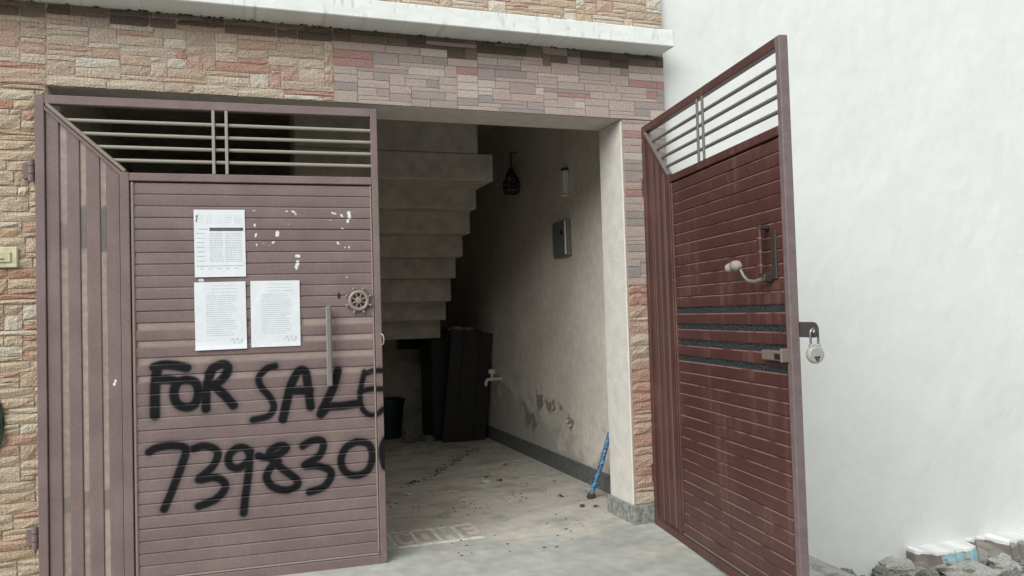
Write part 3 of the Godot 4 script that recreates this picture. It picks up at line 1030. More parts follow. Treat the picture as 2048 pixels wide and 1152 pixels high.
func strip_texture() -> ImageTexture:
	var w := 400
	var h := 600
	var fine := noise_bytes(w, h, 0.08, 4, 51)
	var long := noise_bytes(w, h, 0.05, 3, 52, 1, 30)
	var edge := noise_bytes(w, h, 0.05, 3, 53)
	var out := PackedByteArray()
	out.resize(w * h * 3)
	# darker marks across the three strips
	var marks := [[0.08, 0.13, 1.44, 1.53, 0.35], [0.16, 0.20, 1.42, 1.61, 0.55], [0.235, 0.28, 1.42, 1.61, 0.62], [0.05, 0.13, 0.33, 0.40, 0.35], [0.15, 0.22, 0.34, 0.41, 0.35], [0.23, 0.30, 0.33, 0.42, 0.40]]
	for y in h:
		for x in w:
			var i := y * w + x
			var px := TEX_X0 + TEX_W * x / w
			var py := TEX_Y1 - TEX_H * y / h
			var k := 1.0 + 0.10 * (fine[i] - 128) / 128.0 + 0.10 * (long[i] - 128) / 128.0
			var d := 0.0
			for m in marks:
				if px > m[0] and px < m[1]:
					var s: float = (edge[i] - 128) * 0.0002
					d = maxf(d, m[4] * soft(m[2] - 0.012, m[2] + 0.012, py + s) * soft(m[3] + 0.012, m[3] - 0.012, py + s))
			out[i * 3] = clampi(int(255 * lerpf(0.60 * k, 0.33, d)), 0, 255)
			out[i * 3 + 1] = clampi(int(255 * lerpf(0.535 * k, 0.30, d)), 0, 255)
			out[i * 3 + 2] = clampi(int(255 * lerpf(0.50 * k, 0.29, d)), 0, 255)
	return tex_from(out, w, h)

func outer_fittings(g: Node3D) -> void:
	# long pull handle on two posts
	var q := MB.new()
	add_box(q, Vector3(1.1655, 0.803, 0.016), Vector3(1.1905, 1.165, 0.034), 0.005)
	var hd := part(g, "pull_handle", q.mesh(), mats.steel)
	q = MB.new()
	for y in [0.85, 1.12]:
		add_tube(q, [Vector3(1.178, y, -0.012), Vector3(1.178, y, 0.018)], 0.007, 10)
	part(hd, "mount", q.mesh(), mats.steel)
	# ship's wheel that covers the lock
	q = MB.new()
	var c := Vector3(1.316, 1.187, 0.0)
	var axis := Transform3D(Basis(Vector3.RIGHT, PI / 2), c)
	add_lathe(q, [Vector2(0.0, -0.012), Vector2(0.016, -0.012), Vector2(0.016, 0.012), Vector2(0.012, 0.016), Vector2(0.0, 0.017)], 18, axis)
	var wheel := part(g, "wheel_escutcheon", q.mesh(), mats.wheel_metal)
	q = MB.new()
	add_lathe(q, [Vector2(0.031, -0.004), Vector2(0.047, -0.004), Vector2(0.049, 0.002), Vector2(0.047, 0.009), Vector2(0.040, 0.012), Vector2(0.033, 0.009), Vector2(0.031, -0.004)], 32, axis)
	part(wheel, "rim", q.mesh(), mats.wheel_metal)
	for i in 8:
		var a := TAU * (i + 0.5) / 8.0
		var d := Vector3(cos(a), sin(a), 0)
		q = MB.new()
		add_tube(q, [c + d * 0.010 + Vector3(0, 0, 0.005), c + d * 0.054 + Vector3(0, 0, 0.005)], 0.0036, 8)
		part(wheel, "spoke", q.mesh(), mats.wheel_metal)
		q = MB.new()
		add_blob(q, c + d * 0.058 + Vector3(0, 0, 0.005), Vector3.ONE * 0.0066, 1, 0.0, 6, 10, true)
		part(wheel, "knob", q.mesh(), mats.wheel_metal)
	q = MB.new()
	add_lathe(q, [Vector2(0.0, 0.0008), Vector2(0.0075, 0.0008), Vector2(0.0085, -0.004)], 14, Transform3D(Basis(Vector3.RIGHT, PI / 2).scaled(Vector3(0.8, 1.9, 1)), Vector3(1.228, 1.212, -0.0068)))
	part(g, "keyhole", q.mesh(), mats.black)
	q = MB.new()
	add_tube(q, [Vector3(1.414, 1.03, -0.004), Vector3(1.424, 1.024, 0.004), Vector3(1.427, 1.004, 0.006), Vector3(1.424, 0.984, 0.004), Vector3(1.414, 0.978, -0.004)], 0.0042, 8)
	part(g, "latch_ring", q.mesh(), mats.steel)

func inner_fittings(g: Node3D, paint: Material) -> void:
	# bar handle with a bent lever and a taped grip
	var q := gate_mb()
	add_box(q, Vector3(1.262, 1.225, 0.022), Vector3(1.286, 1.405, 0.034), 0.004)
	var hb := part(g, "handle_bar", q.mesh(), paint)
	q = gate_mb()
	add_box(q, Vector3(1.262, 1.392, -0.012), Vector3(1.290, 1.408, 0.0335), 0.003)
	part(hb, "bracket", q.mesh(), mats.dark_iron)
	q = gate_mb()
	add_box(q, Vector3(1.270, 1.196, -0.012), Vector3(1.300, 1.226, 0.030), 0.004)
	part(hb, "bracket", q.mesh(), mats.dark_iron)
	q = gate_mb()
	add_box(q, Vector3(1.300, 1.205, -0.010), Vector3(1.333, 1.385, -0.002), 0.002)
	part(g, "bar_shadow", q.mesh(), mats.dark_iron)  # dark plate painted where the handle bar's shadow falls
	q = MB.new()
	add_tube(q, [Vector3(1.285, 1.206, 0.030), Vector3(1.245, 1.200, 0.038), Vector3(1.205, 1.204, 0.044), Vector3(1.180, 1.222, 0.048), Vector3(1.160, 1.248, 0.05)], 0.0075, 10, 0.006)
	part(g, "lever", q.mesh(), mats.steel)
	q = MB.new()
	add_blob(q, Vector3(1.115, 1.268, 0.048), Vector3(0.044, 0.020, 0.018), 4, 0.12, 10, 16, true)
	add_blob(q, Vector3(1.066, 1.262, 0.05), Vector3(0.022, 0.018, 0.018), 9, 0.2, 8, 12, true)
	part(g, "grip", q.mesh(), mats.dusty_tape)
	# sliding bolt
	q = MB.new()
	add_box(q, Vector3(1.235, 0.906, -0.010), Vector3(1.392, 0.942, 0.018), 0.003)
	var bolt := part(g, "bolt_case", q.mesh(), mats.bolt_metal)
	q = MB.new()
	add_box(q, Vector3(1.388, 0.902, -0.006), Vector3(1.400, 0.952, 0.030), 0.003)
	part(bolt, "bolt_end", q.mesh(), mats.bolt_metal)
	q = MB.new()
	add_box(q, Vector3(1.330, 0.911, 0.0172), Vector3(1.386, 0.932, 0.0186), 0.0)
	part(bolt, "bolt_slot", q.mesh(), mats.black)
	# hasp: a tab with a round end that sticks out past the free stile
	var poly := PackedVector2Array()
	poly.append_array([Vector2(1.36, 0.992), Vector2(1.36, 1.046), Vector2(1.502, 1.046)])
	for i in 9:
		var a := PI / 2 - PI * i / 8.0
		poly.append(Vector2(1.502 + 0.027 * cos(a), 1.019 + 0.027 * sin(a)))
	poly.append(Vector2(1.50, 0.992))
	var hole := PackedVector2Array()
	for i in 12:
		hole.append(Vector2(1.503 + 0.010 * cos(TAU * i / 12.0), 1.019 + 0.010 * sin(TAU * i / 12.0)))
	var tab := CSGPolygon3D.new()
	tab.polygon = poly
	tab.depth = 0.005
	var drill := CSGPolygon3D.new()
	drill.polygon = hole
	drill.depth = 0.02
	drill.position.z = 0.006
	drill.operation = CSGShape3D.OPERATION_SUBTRACTION
	tab.name = "hasp"
	drill.name = "hasp_hole"
	tab.add_child(drill)
	tab.position.z = -0.0365
	tab.material = paint_plain()
	g.add_child(tab, true)

func paint_plain() -> StandardMaterial3D:
	return mat("hasp_paint", lin(0.09, 0.08, 0.08), 0.5, mats.grain, 9.0)

# ------------------------------------------------------------------ papers, padlock
func paper_texture(kind: int) -> ImageTexture:
	var w := 320
	var h := 450
	var crease := noise_bytes(w, h, 0.012, 4, 130 + kind)
	var ink := PackedByteArray()
	ink.resize(w * h)
	var r := RandomNumberGenerator.new()
	r.seed = 140 + kind
	var line := func(x0: float, x1: float, y: float, t: float, dark: float) -> void:
		var x := x0
		while x < x1:
			var word := minf(r.randf_range(0.015, 0.06), x1 - x)
			for yy in range(int(y * h), int(y * h + t)):
				for xx in range(int(x * w), int((x + word) * w)):
					if xx < w and yy < h:
						ink[yy * w + xx] = int(dark * r.randf_range(0.5, 1.0))
			x += word + 0.012
	if kind == 0:
		for c in 5:
			for k in 5:
				line.call(0.06 + 0.18 * c, 0.20 + 0.18 * c, 0.09 + 0.025 * k, 3, 60)
		for yy in range(int(0.27 * h), int(0.318 * h)):
			for xx in range(int(0.30 * w), int(0.965 * w)):
				ink[yy * w + xx] = 205 if (yy < 0.278 * h or yy > 0.31 * h or r.randf() < 0.62) else 90
		line.call(0.08, 0.28, 0.285, 5, 160)
		for k in 7:
			line.call(0.05, 0.20, 0.35 + 0.068 * k, 4, 150)
		for k in 17:
			line.call(0.30, 0.56, 0.35 + 0.026 * k, 4, 90)
			line.call(0.60, 0.94, 0.35 + 0.026 * k, 4, 95)
		line.call(0.05, 0.95, 0.835, 4, 165)
		for k in 5:
			line.call(0.10 + 0.17 * k, 0.18 + 0.17 * k, 0.875, 4, 130)
		stroke(ink, w, h, PackedVector2Array([Vector2(14, 44), Vector2(22, 38), Vector2(14, 80)]), 3.0, 2.0, 190)
	else:
		for k in 3:
			line.call(0.34, 0.85, 0.05 + 0.05 * k, 4, 62)
		for k in 20:
			line.call(0.22, r.randf_range(0.7, 0.84), 0.20 + 0.031 * k, 4, 80)
		stroke(ink, w, h, smooth_line([215, 400, 235, 380, 240, 415, 262, 376, 268, 415, 292, 385, 286, 418]), 1.6, 1.2, 85)
	var out := PackedByteArray()
	out.resize(w * h * 3)
	for i in w * h:
		var k := 0.86 + 0.018 * (crease[i] - 128) / 128.0
		var v := k * (1.0 - ink[i] / 255.0 * 0.92)
		out[i * 3] = clampi(int(v * 250), 0, 255)
		out[i * 3 + 1] = clampi(int(v * 252), 0, 255)
		out[i * 3 + 2] = clampi(int(v * 255), 0, 255)
	return tex_from(out, w, h)

func notices(at: Transform3D) -> void:
	var spec := [
		[0.613, 1.602, 0.212, 0.297, 0.004, "printed form with a dark heading bar taped to the closed gate"],
		[0.610, 1.283, 0.213, 0.297, 0.006, "typed white letter hanging directly below the printed form"],
		[0.8435, 1.2855, 0.211, 0.295, -0.002, "typed white letter on the gate between the other letter and the pull handle"]]
	for i in 3:
		var s: Array = spec[i]
		var m := mat("paper_%d" % i, Color(1, 1, 1), 0.8, paper_texture(i), 0.0, null, 0.0, 0.3)
		var b := MB.new()
		var w: float = s[2]
		var h: float = s[3]
		b.rect = Rect2(0, 0, w, h)
		var nz := FastNoiseLite.new()
		nz.seed = 5 + i
		nz.frequency = 4.0
		var nx := 12
		var ny := 16
		var P := func(a: int, c: int, back: float) -> Vector3:
			var x := w * a / nx
			var y := -h * c / ny
			var lift := 0.0016 + 0.0018 * (nz.get_noise_2d(x * 1.2, y) + 0.5) + 0.007 * pow(maxf(0.0, float(c) / ny - 0.86) / 0.14, 2.0) * (1.0 if i == 1 else 0.25)
			return Vector3(x, y, lift - back)
		for a in nx:
			for c in ny:
				b.quad(P.call(a, c, 0.0), P.call(a + 1, c, 0.0), P.call(a + 1, c + 1, 0.0), P.call(a, c + 1, 0.0), Vector3(0, 0, 1))
				b.quad(P.call(a, c, 0.0004), P.call(a + 1, c, 0.0004), P.call(a + 1, c + 1, 0.0004), P.call(a, c + 1, 0.0004), Vector3(0, 0, -1))
		var o := part(self, "paper_notice", b.mesh(), m)
		o.transform = at * Transform3D(Basis(Vector3(0, 0, 1), s[4]), Vector3(s[0], s[1], -0.0065))
		tag(o, s[5], "notice", "paper notices on the closed gate")

func padlock(at: Transform3D) -> void:
	var p := thing("padlock", "round tarnished padlock hanging from the hasp of the open gate", "padlock")
	p.transform = at * Transform3D(Basis(Vector3.UP, PI / 2), Vector3(1.503, 0.934, -0.039))
	var b := MB.new()
	add_lathe(b, [Vector2(0.0, -0.0125), Vector2(0.024, -0.0125), Vector2(0.029, -0.010), Vector2(0.0315, -0.004), Vector2(0.0315, 0.004), Vector2(0.029, 0.010), Vector2(0.024, 0.0125), Vector2(0.0, 0.0125)], 28, Transform3D(Basis(Vector3.RIGHT, PI / 2), Vector3.ZERO))
	var body := part(p, "body", b.mesh(), mats.aged_metal)
	b = MB.new()
	add_box(b, Vector3(-0.02, 0.020, -0.010), Vector3(0.02, 0.036, 0.010), 0.003)
	part(body, "shoulder", b.mesh(), mats.aged_metal)
	b = MB.new()
	add_bar(b, Vector2(-0.008, -0.008), Vector2(0.0, -0.022), 0.004, 0.012, 0.0145, 0.0)
	add_bar(b, Vector2(0.008, -0.008), Vector2(0.0, -0.022), 0.004, 0.012, 0.0145, 0.0)
	add_bar(b, Vector2(-0.010, -0.008), Vector2(0.010, -0.008), 0.004, 0.012, 0.0145, 0.0)
	part(body, "emblem", b.mesh(), mats.dark_iron)
	b = MB.new()
	var pts := [Vector3(-0.0145, 0.03, 0), Vector3(-0.0145, 0.068, 0)]
	for i in 9:
		var a := PI - PI * i / 8.0
		pts.append(Vector3(0.0145 * cos(a), 0.074 + 0.0145 * sin(a), 0))
	pts.append_array([Vector3(0.0145, 0.068, 0), Vector3(0.0145, 0.03, 0)])
	add_tube(b, pts, 0.0042, 10)
	part(p, "shackle", b.mesh(), mats.shackle)

# ------------------------------------------------------------------ small things on the walls
func wall_fittings() -> void:
	var s := thing("doorbell_switch", "cream doorbell switch on the stone pier beside the closed gate", "switch", Vector3(-0.722, 1.40, -0.004))
	part(s, "plate", box_mesh(Vector3(-0.055, -0.043, -0.012), Vector3(0.053, 0.043, 0.014), 0.004), mats.switch_plastic)
	var button := part(s, "button", box_mesh(Vector3(-0.033, -0.022, 0.0145), Vector3(0.030, 0.024, 0.021), 0.003), mats.switch_plastic)
	part(button, "mark", box_mesh(Vector3(-0.008, -0.011, 0.0205), Vector3(0.006, -0.006, 0.0215), 0.0), mats.dark_iron)

	var gb := MB.new()
	add_blob(gb, Vector3(0, 0, 0), Vector3(0.030, 0.092, 0.012), 41, 0.25, 10, 12, false)
	add_blob(gb, Vector3(-0.02, 0.03, 0.004), Vector3(0.035, 0.05, 0.014), 43, 0.3, 8, 10, false)
	var gc := part(self, "green_blob", gb.mesh(), mats.green_cloth)  # dark green lump of unknown kind
	gc.position = Vector3(-0.753, 0.715, 0.004)
	tag(gc, "dark green rag hanging on the stone pier below the doorbell switch", "blob")

	# fittings of the inside wall (its face is at x = 2.347)
	var X := 2.347
	var p := thing("meter_box", "grey electric meter box on the inside wall under the small light", "meter box", Vector3(X, 1.615, -1.315))
	part(p, "case", box_mesh(Vector3(-0.028, -0.125, -0.135), Vector3(0.0, 0.125, 0.135), 0.004), mats.panel_grey)
	part(p, "lid", box_mesh(Vector3(-0.034, -0.115, -0.125), Vector3(-0.0285, 0.085, 0.095), 0.003), mats.panel_dark)
	part(p, "window", box_mesh(Vector3(-0.0365, 0.028, 0.02), Vector3(-0.0345, 0.060, 0.06), 0.0), mats.black)
	part(p, "pale_edge", box_mesh(Vector3(-0.038, -0.115, 0.098), Vector3(-0.0285, 0.118, 0.112), 0.002), mats.white_plastic)  # paler strip along one side of the case
	var l := thing("wall_light", "small white box light on the inside wall above the meter box", "light fitting", Vector3(X, 1.995, -1.22))
	part(l, "case", box_mesh(Vector3(-0.045, -0.082, -0.038), Vector3(0.0, 0.082, 0.038), 0.01), mats.white_plastic)
	part(l, "cap", box_mesh(Vector3(-0.038, 0.0825, -0.03), Vector3(0.0, 0.10, 0.03), 0.006), mats.dark_iron)
	part(l, "base", box_mesh(Vector3(-0.05, -0.096, -0.04), Vector3(0.0, -0.0825, 0.04), 0.004), mats.white_plastic)
	# hanging ornament: a wicker lantern on a cord
	var o := thing("hanging_lantern", "dark wicker lantern ornament hanging by a cord on the inside wall", "ornament", Vector3(X - 0.06, 2.19, -2.21))
	var b := MB.new()
	add_tube(b, [Vector3(0, 0.07, 0), Vector3(0.003, 0.15, 0), Vector3(0, 0.215, 0)], 0.006, 7)
	add_tube(b, [Vector3(0, 0.205, 0), Vector3(0.06, 0.215, 0)], 0.004, 6)
	part(o, "cord", b.mesh(), mats.wicker)
	var prof := [Vector2(0.012, 0.085), Vector2(0.035, 0.03), Vector2(0.065, -0.03), Vector2(0.068, -0.065), Vector2(0.056, -0.115)]
	for k in 10:
		var a := TAU * k / 10.0
		var pts := []
		for q in prof:
			pts.append(Vector3(q.x * cos(a), q.y, q.x * sin(a)))
		b = MB.new()
		add_tube(b, pts, 0.006, 6)
		part(o, "rib", b.mesh(), mats.wicker)
	for q in prof:
		b = MB.new()
		var pts := []
		for k in 17:
			pts.append(Vector3(q.x * cos(TAU * k / 16.0), q.y, q.x * sin(TAU * k / 16.0)))
		add_tube(b, pts, 0.007, 6)
		part(o, "hoop", b.mesh(), mats.wicker)
	# tap
	var t := thing("water_tap", "white water tap low on the inside wall beside the leaning board", "tap", Vector3(X, 0.545, -2.80))
	b = MB.new()
	add_tube(b, [Vector3(0.0, 0, 0), Vector3(-0.07, 0, 0.0), Vector3(-0.12, 0.0, 0.0)], 0.013, 10)
	add_tube(b, [Vector3(-0.105, 0, 0), Vector3(-0.13, -0.006, 0), Vector3(-0.14, -0.03, 0), Vector3(-0.14, -0.055, 0)], 0.013, 10)
	part(t, "spout", b.mesh(), mats.white_plastic)
	b = MB.new()
	add_tube(b, [Vector3(-0.085, 0.0, 0), Vector3(-0.085, 0.045, 0)], 0.010, 8)
	add_box(b, Vector3(-0.115, 0.043, -0.014), Vector3(-0.055, 0.085, 0.014), 0.008)
	part(t, "handle", b.mesh(), mats.white_plastic)

# ------------------------------------------------------------------ things inside
func inside_things() -> void:
	# mosaic tile let into the floor; its last letters show beside the gate
	var w := 700
	var h := 240
	var mask := PackedByteArray()
	mask.resize(w * h)
	var pw := 100.0
	var letters := {
		"W": [[18, 40, 32, 200, 50, 100, 68, 200, 82, 40]], "E": [[80, 40, 25, 40, 25, 200, 82, 200], [25, 118, 70, 118]], "L": [[26, 40, 26, 200, 80, 200]],
		"C": [[80, 62, 60, 42, 38, 46, 24, 80, 24, 160, 38, 194, 60, 198, 80, 178]], "O": [[22, 50, 78, 50, 78, 192, 22, 192, 22, 50]], "M": [[20, 200, 24, 42, 50, 140, 76, 42, 82, 200]]}
	var word := "WELCOME"
	for i in 7:
		for s in letters[word[i]]:
			var pts := PackedVector2Array()
			for k in s.size() / 2:
				pts.append(Vector2(i * pw + s[2 * k], s[2 * k + 1]))
			stroke(mask, w, h, pts, 13.0, 2.0)
	var dirt := noise_bytes(w, h, 0.02, 5, 150)
	var fine := noise_bytes(w, h, 0.12, 3, 151)
	var out := PackedByteArray()
	out.resize(w * h * 3)
	for y in h:
		for x in w:
			var i := y * w + x
			var cell := x / 100
			var fx := fposmod(x, 100.0)
			var border := y < 22 or y > h - 24 or fx < 7 or fx > 93
			var field: Color = [Color(0.76, 0.73, 0.67), Color(0.70, 0.63, 0.60)][cell % 2]
			var ink: Color = [Color(0.80, 0.77, 0.71), Color(0.82, 0.77, 0.73)][cell % 2]
			if cell == 4:
				field = Color(0.80, 0.755, 0.72)
				ink = Color(0.69, 0.625, 0.585)
			if cell == 5:
				field = Color(0.82, 0.80, 0.745)
				ink = Color(0.72, 0.695, 0.635)
			if cell == 6:
				field = Color(0.81, 0.775, 0.74)
				ink = Color(0.69, 0.62, 0.585)
			var c := Color(0.85, 0.835, 0.79) if border else field.lerp(ink, mask[i] / 255.0)
			c = c.lerp(Color(0.72, 0.69, 0.64), soft(0.45, 0.8, dirt[i] / 255.0) * 0.75)
			var k := 1.0 + 0.14 * (fine[i] - 128) / 128.0
			out[i * 3] = clampi(int(255 * c.r * k), 0, 255)
			out[i * 3 + 1] = clampi(int(255 * c.g * k), 0, 255)
			out[i * 3 + 2] = clampi(int(255 * c.b * k), 0, 255)
	var b := MB.new()
	b.axes = 2
	b.rect = Rect2(0, 0.28, 0.79, 0.28)
	add_box(b, Vector3(0, -0.02, -0.28), Vector3(0.79, 0.0045, 0), 0.002)
	var tl := part(self, "welcome_tile", b.mesh(), mat("welcome_print", Color(1, 1, 1), 0.7, tex_from(out, w, h), 0.0, null, 0.0, 0.3))
	tl.position = Vector3(0.565, -0.02, -0.105)
	tag(tl, "worn lettered welcome tile let into the floor at the gateway", "floor tile")

	# leaning board and the cupboard behind it
	b = MB.new()
	var lo := [Vector3(1.888, -0.018, -3.12), Vector3(2.27, -0.018, -3.085), Vector3(2.338, 0.935, -2.99), Vector3(1.978, 0.985, -3.03)]
	var th := Vector3(0.0, 0.0, -0.03)
	b.quad(lo[0], lo[1], lo[2], lo[3], Vector3(0, 0, 1))
	b.quad(lo[0] + th, lo[1] + th, lo[2] + th, lo[3] + th, Vector3(0, 0, -1))
	for k in 4:
		var k2 := (k + 1) % 4
		b.quad(lo[k], lo[k2], lo[k2] + th, lo[k] + th, lo[k] + lo[k2] - (lo[0] + lo[1] + lo[2] + lo[3]) * 0.5)
	var board := part(self, "wooden_board", b.mesh(), mats.board_wood)
	tag(board, "dark brown wooden board leaning beside the water tap", "board")
	for k in 2:
		b = MB.new()
		var u := 0.3 + 0.4 * k
		var p0: Vector3 = lo[0].lerp(lo[1], u)
		var p1: Vector3 = lo[3].lerp(lo[2], u)
		add_tube(b, [p0 + Vector3(0, 0.01, 0.004), p1 + Vector3(0, -0.01, 0.004)], 0.008, 6)
		part(board, "batten", b.mesh(), mats.board_wood)
	var c := thing("cupboard", "black wooden cupboard standing behind the leaning board", "cupboard", Vector3(2.06, -0.02, -3.45))
	part(c, "body", box_mesh(Vector3(-0.23, 0.0, -0.22), Vector3(0.26, 0.98, 0.20), 0.006), mats.dark_wood)
	for k in 2:
		var d := part(c, "door", box_mesh(Vector3(-0.225 + 0.242 * k, 0.05, 0.201), Vector3(0.012 + 0.242 * k, 0.95, 0.22), 0.005), mats.dark_wood)
		b = MB.new()
		add_blob(b, Vector3(-0.01 + 0.05 * k, 0.55, 0.232), Vector3.ONE * 0.012, 2, 0.0, 6, 8, true)
		part(d, "knob", b.mesh(), mats.steel)
	b = MB.new()
	add_blob(b, Vector3(2.09, 0.983, -3.30), Vector3(0.08, 0.022, 0.05), 17, 0.4, 7, 11)
	add_blob(b, Vector3(2.20, 0.978, -3.31), Vector3(0.06, 0.016, 0.05), 19, 0.4, 7, 11)
	tag(part(self, "crumpled_paper", b.mesh(), mats.plaster_white), "crumpled pale paper lying on the black cupboard", "paper")
	# dark shelf added for the shade under the last step; black box below
	var sh := thing("shade_plank", "long black shelf added for the shade under the last stair step", "plank", Vector3(1.62, 1.11, -3.9))
	part(sh, "board", box_mesh(Vector3(-0.5, -0.06, -0.10), Vector3(0.46, 0.03, 0.09), 0.004), mats.dark_wood)
	for k in 2:
		part(sh, "bracket", box_mesh(Vector3(-0.35 + 0.6 * k, -0.12, -0.10), Vector3(-0.32 + 0.6 * k, -0.0605, 0.02), 0.003), mats.dark_iron)
	var bx := thing("wall_box", "small black box on the wall under the black shelf", "box", Vector3(1.83, 0.90, -3.999))
	part(bx, "case", box_mesh(Vector3(-0.16, -0.11, 0.0), Vector3(0.15, 0.11, 0.10), 0.006), mats.dark_wood)
	part(bx, "lid", box_mesh(Vector3(-0.15, -0.10, 0.1005), Vector3(0.14, 0.10, 0.112), 0.004), mats.dark_wood)
	# blue bin
	var bn := thing("plastic_bin", "blue plastic bin in the dark corner behind the closed gate", "bin", Vector3(1.50, -0.02, -3.70))
	b = MB.new()
	add_lathe(b, [Vector2(0.0, 0.0), Vector2(0.13, 0.0), Vector2(0.165, 0.34), Vector2(0.158, 0.34), Vector2(0.125, 0.012), Vector2(0.0, 0.012)], 24)
	part(bn, "tub", b.mesh(), mats.blue_plastic)
	b = MB.new()
	add_lathe(b, [Vector2(0.158, 0.335), Vector2(0.178, 0.335), Vector2(0.178, 0.36), Vector2(0.158, 0.36), Vector2(0.158, 0.335)], 24)
	part(bn, "rim", b.mesh(), mats.blue_plastic)
	# scraps of broken masonry by the cupboard
	var spots := [Vector3(1.70, -0.02, -3.42), Vector3(1.80, -0.02, -3.25), Vector3(1.62, -0.02, -3.28)]
	var names := ["largest grey masonry lump on the floor by the black cupboard", "small grey masonry lump touching the foot of the leaning board", "small grey masonry lump in front of the blue bin"]
	for k in 3:
		b = MB.new()
		var s: float = [0.075, 0.045, 0.05][k]
		add_blob(b, Vector3(0, s * 0.55, 0), Vector3(s * 1.2, s * 0.7, s), 30 + k, 0.35, 6, 9)
		var o := part(self, "masonry_lump", b.mesh(), mats.rock_grey)
		o.position = spots[k]
		tag(o, names[k], "rubble")
	# patterned stick leaning in the corner of the pier
	var st := MB.new()
	var sw := 64
	var simg := PackedByteArray()
	simg.resize(sw * 256 * 3)
	var r := RandomNumberGenerator.new()
	r.seed = 5
	var sn := noise_bytes(sw, 256, 0.09, 2, 160)
	var pn := noise_bytes(sw, 256, 0.11, 2, 161)
	for i in sw * 256:
		var col := Color(0.20, 0.42, 0.58)
		if sn[i] > 165:
			col = Color(0.45, 0.60, 0.70)
		elif pn[i] > 182:
			col = Color(0.50, 0.20, 0.33)
		elif sn[i] < 70:
			col = Color(0.06, 0.13, 0.28)
		simg[i * 3] = int(col.r * 255)
		simg[i * 3 + 1] = int(col.g * 255)
		simg[i * 3 + 2] = int(col.b * 255)
	st.axes = 1
	st.rect = Rect2(-0.05, 0.36, 0.1, 0.4)
	var a0 := Vector3(2.184, -0.012, -0.631)
	var a1 := Vector3(2.322, 0.365, -0.632)
	var sk := thing("patterned_stick", "blue patterned stick leaning on the inside wall by the cream pier", "stick", a0)
	add_tube(st, [Vector3(0, 0.02, 0), (a1 - a0) * 0.5 + Vector3(0, 0, 0.004), a1 - a0], 0.0145, 12)
	part(sk, "shaft", st.mesh(), mat("stick_print", Color(1, 1, 1), 0.45, tex_from(simg, sw, 256)))
	b = MB.new()
	add_blob(b, Vector3(-0.004, 0.008, 0), Vector3(0.030, 0.020, 0.020), 3, 0.2, 6, 10)
	part(sk, "foot", b.mesh(), mats.leaf_brown)

func litter() -> void:
	# dry leaves: alike, so they share their words
	var spots := [[2.062, -1.861, 0.042], [1.84, -1.366, 0.04], [1.796, -1.514, 0.026], [2.037, -0.754, 0.034], [2.051, -0.475, 0.04], [2.12, -0.432, 0.03], [1.308, -1.603, 0.03], [1.201, -1.255, 0.02], [2.16, -1.171, 0.022]]
	var variants := []
	for k in 4:
		var b := MB.new()
		var n := 6
		for side in [-1, 1]:
			for i in n:
				var t0 := float(i) / n
				var t1 := float(i + 1) / n
				var w0 := 0.26 * sin(PI * pow(t0, 0.8))
				var w1 := 0.26 * sin(PI * pow(t1, 0.8))
				var z := func(t: float) -> float:
					return 0.10 * sin(t * (3.0 + k)) + 0.05
				b.quad(Vector3(t0 - 0.5, z.call(t0), 0), Vector3(t1 - 0.5, z.call(t1), 0), Vector3(t1 - 0.5, z.call(t1) + 0.12 * w1 * (1 + k), side * w1), Vector3(t0 - 0.5, z.call(t0) + 0.12 * w0 * (1 + k), side * w0), Vector3.UP)
		variants.append(b.mesh())
	for i in spots.size():
		var s: Array = spots[i]
		var o := part(self, "dry_leaf", variants[i % 4], mats.leaf_brown)
		o.transform = Transform3D(Basis(Vector3.UP, i * 1.9).scaled(Vector3.ONE * s[2] * 1.5), Vector3(s[0], -0.019, s[1]))
		tag(o, "small dry brown leaf curled on the dusty gateway floor", "leaf", "dry leaves on the gateway floor")
	# grit and crumbs swept into drifts
	var g := MB.new()
	var nz := FastNoiseLite.new()
	nz.seed = 12
	nz.frequency = 1.6
	var tries := 0
	var made := 0
	while made < 260 and tries < 9000:
		tries += 1
		var x := rng.randf_range(0.85, 2.3)
		var z := rng.randf_range(-3.0, 0.2)
		if nz.get_noise_2d(x * 2.2, z) < rng.randf_range(-0.05, 0.6):
			continue
		var s := rng.randf_range(0.002, 0.0055)
		add_blob(g, Vector3(x, -0.019 + s * 0.3, z), Vector3(s * rng.randf_range(1.0, 2.2), s * 0.5, s), made, 0.4, 3, 5)
		made += 1
	# a crooked trail of dirt that runs to the board
	var trail := [Vector2(1.19, -1.50), Vector2(1.31, -1.60), Vector2(1.50, -1.78), Vector2(1.60, -1.98), Vector2(1.74, -2.18), Vector2(1.83, -2.32), Vector2(1.98, -2.55), Vector2(2.12, -2.72)]
	for i in trail.size() - 1:
		for k in 22:
			var p: Vector2 = trail[i].lerp(trail[i + 1], rng.randf()) + Vector2(rng.randfn(0, 0.02), rng.randfn(0, 0.035))
			var s := rng.randf_range(0.003, 0.008)
			add_blob(g, Vector3(p.x, -0.019 + s * 0.2, p.y), Vector3(s * rng.randf_range(1.0, 2.4), s * 0.45, s), 900 + i * 40 + k, 0.4, 3, 5)
	var o := part(self, "dirt_crumbs", g.mesh(), mats.dirt)
	o.set_meta("kind", "stuff")
	tag(o, "brown dirt crumbs scattered over the dusty gateway floor", "dirt")
	for k in 2:
		var b := MB.new()
		add_blob(b, Vector3.ZERO, Vector3([0.035, 0.02][k], 0.008, [0.02, 0.015][k]), 70 + k, 0.5, 5, 8)
		var q := part(self, "paper_scrap", b.mesh(), mats.plaster_white)
		q.position = [Vector3(1.745, -0.014, -1.355), Vector3(1.19, -0.014, -1.22)][k]
		tag(q, ["white scrap of paper lying among leaves in mid floor", "small white scrap of paper on the floor nearer the closed gate"][k], "paper scrap")

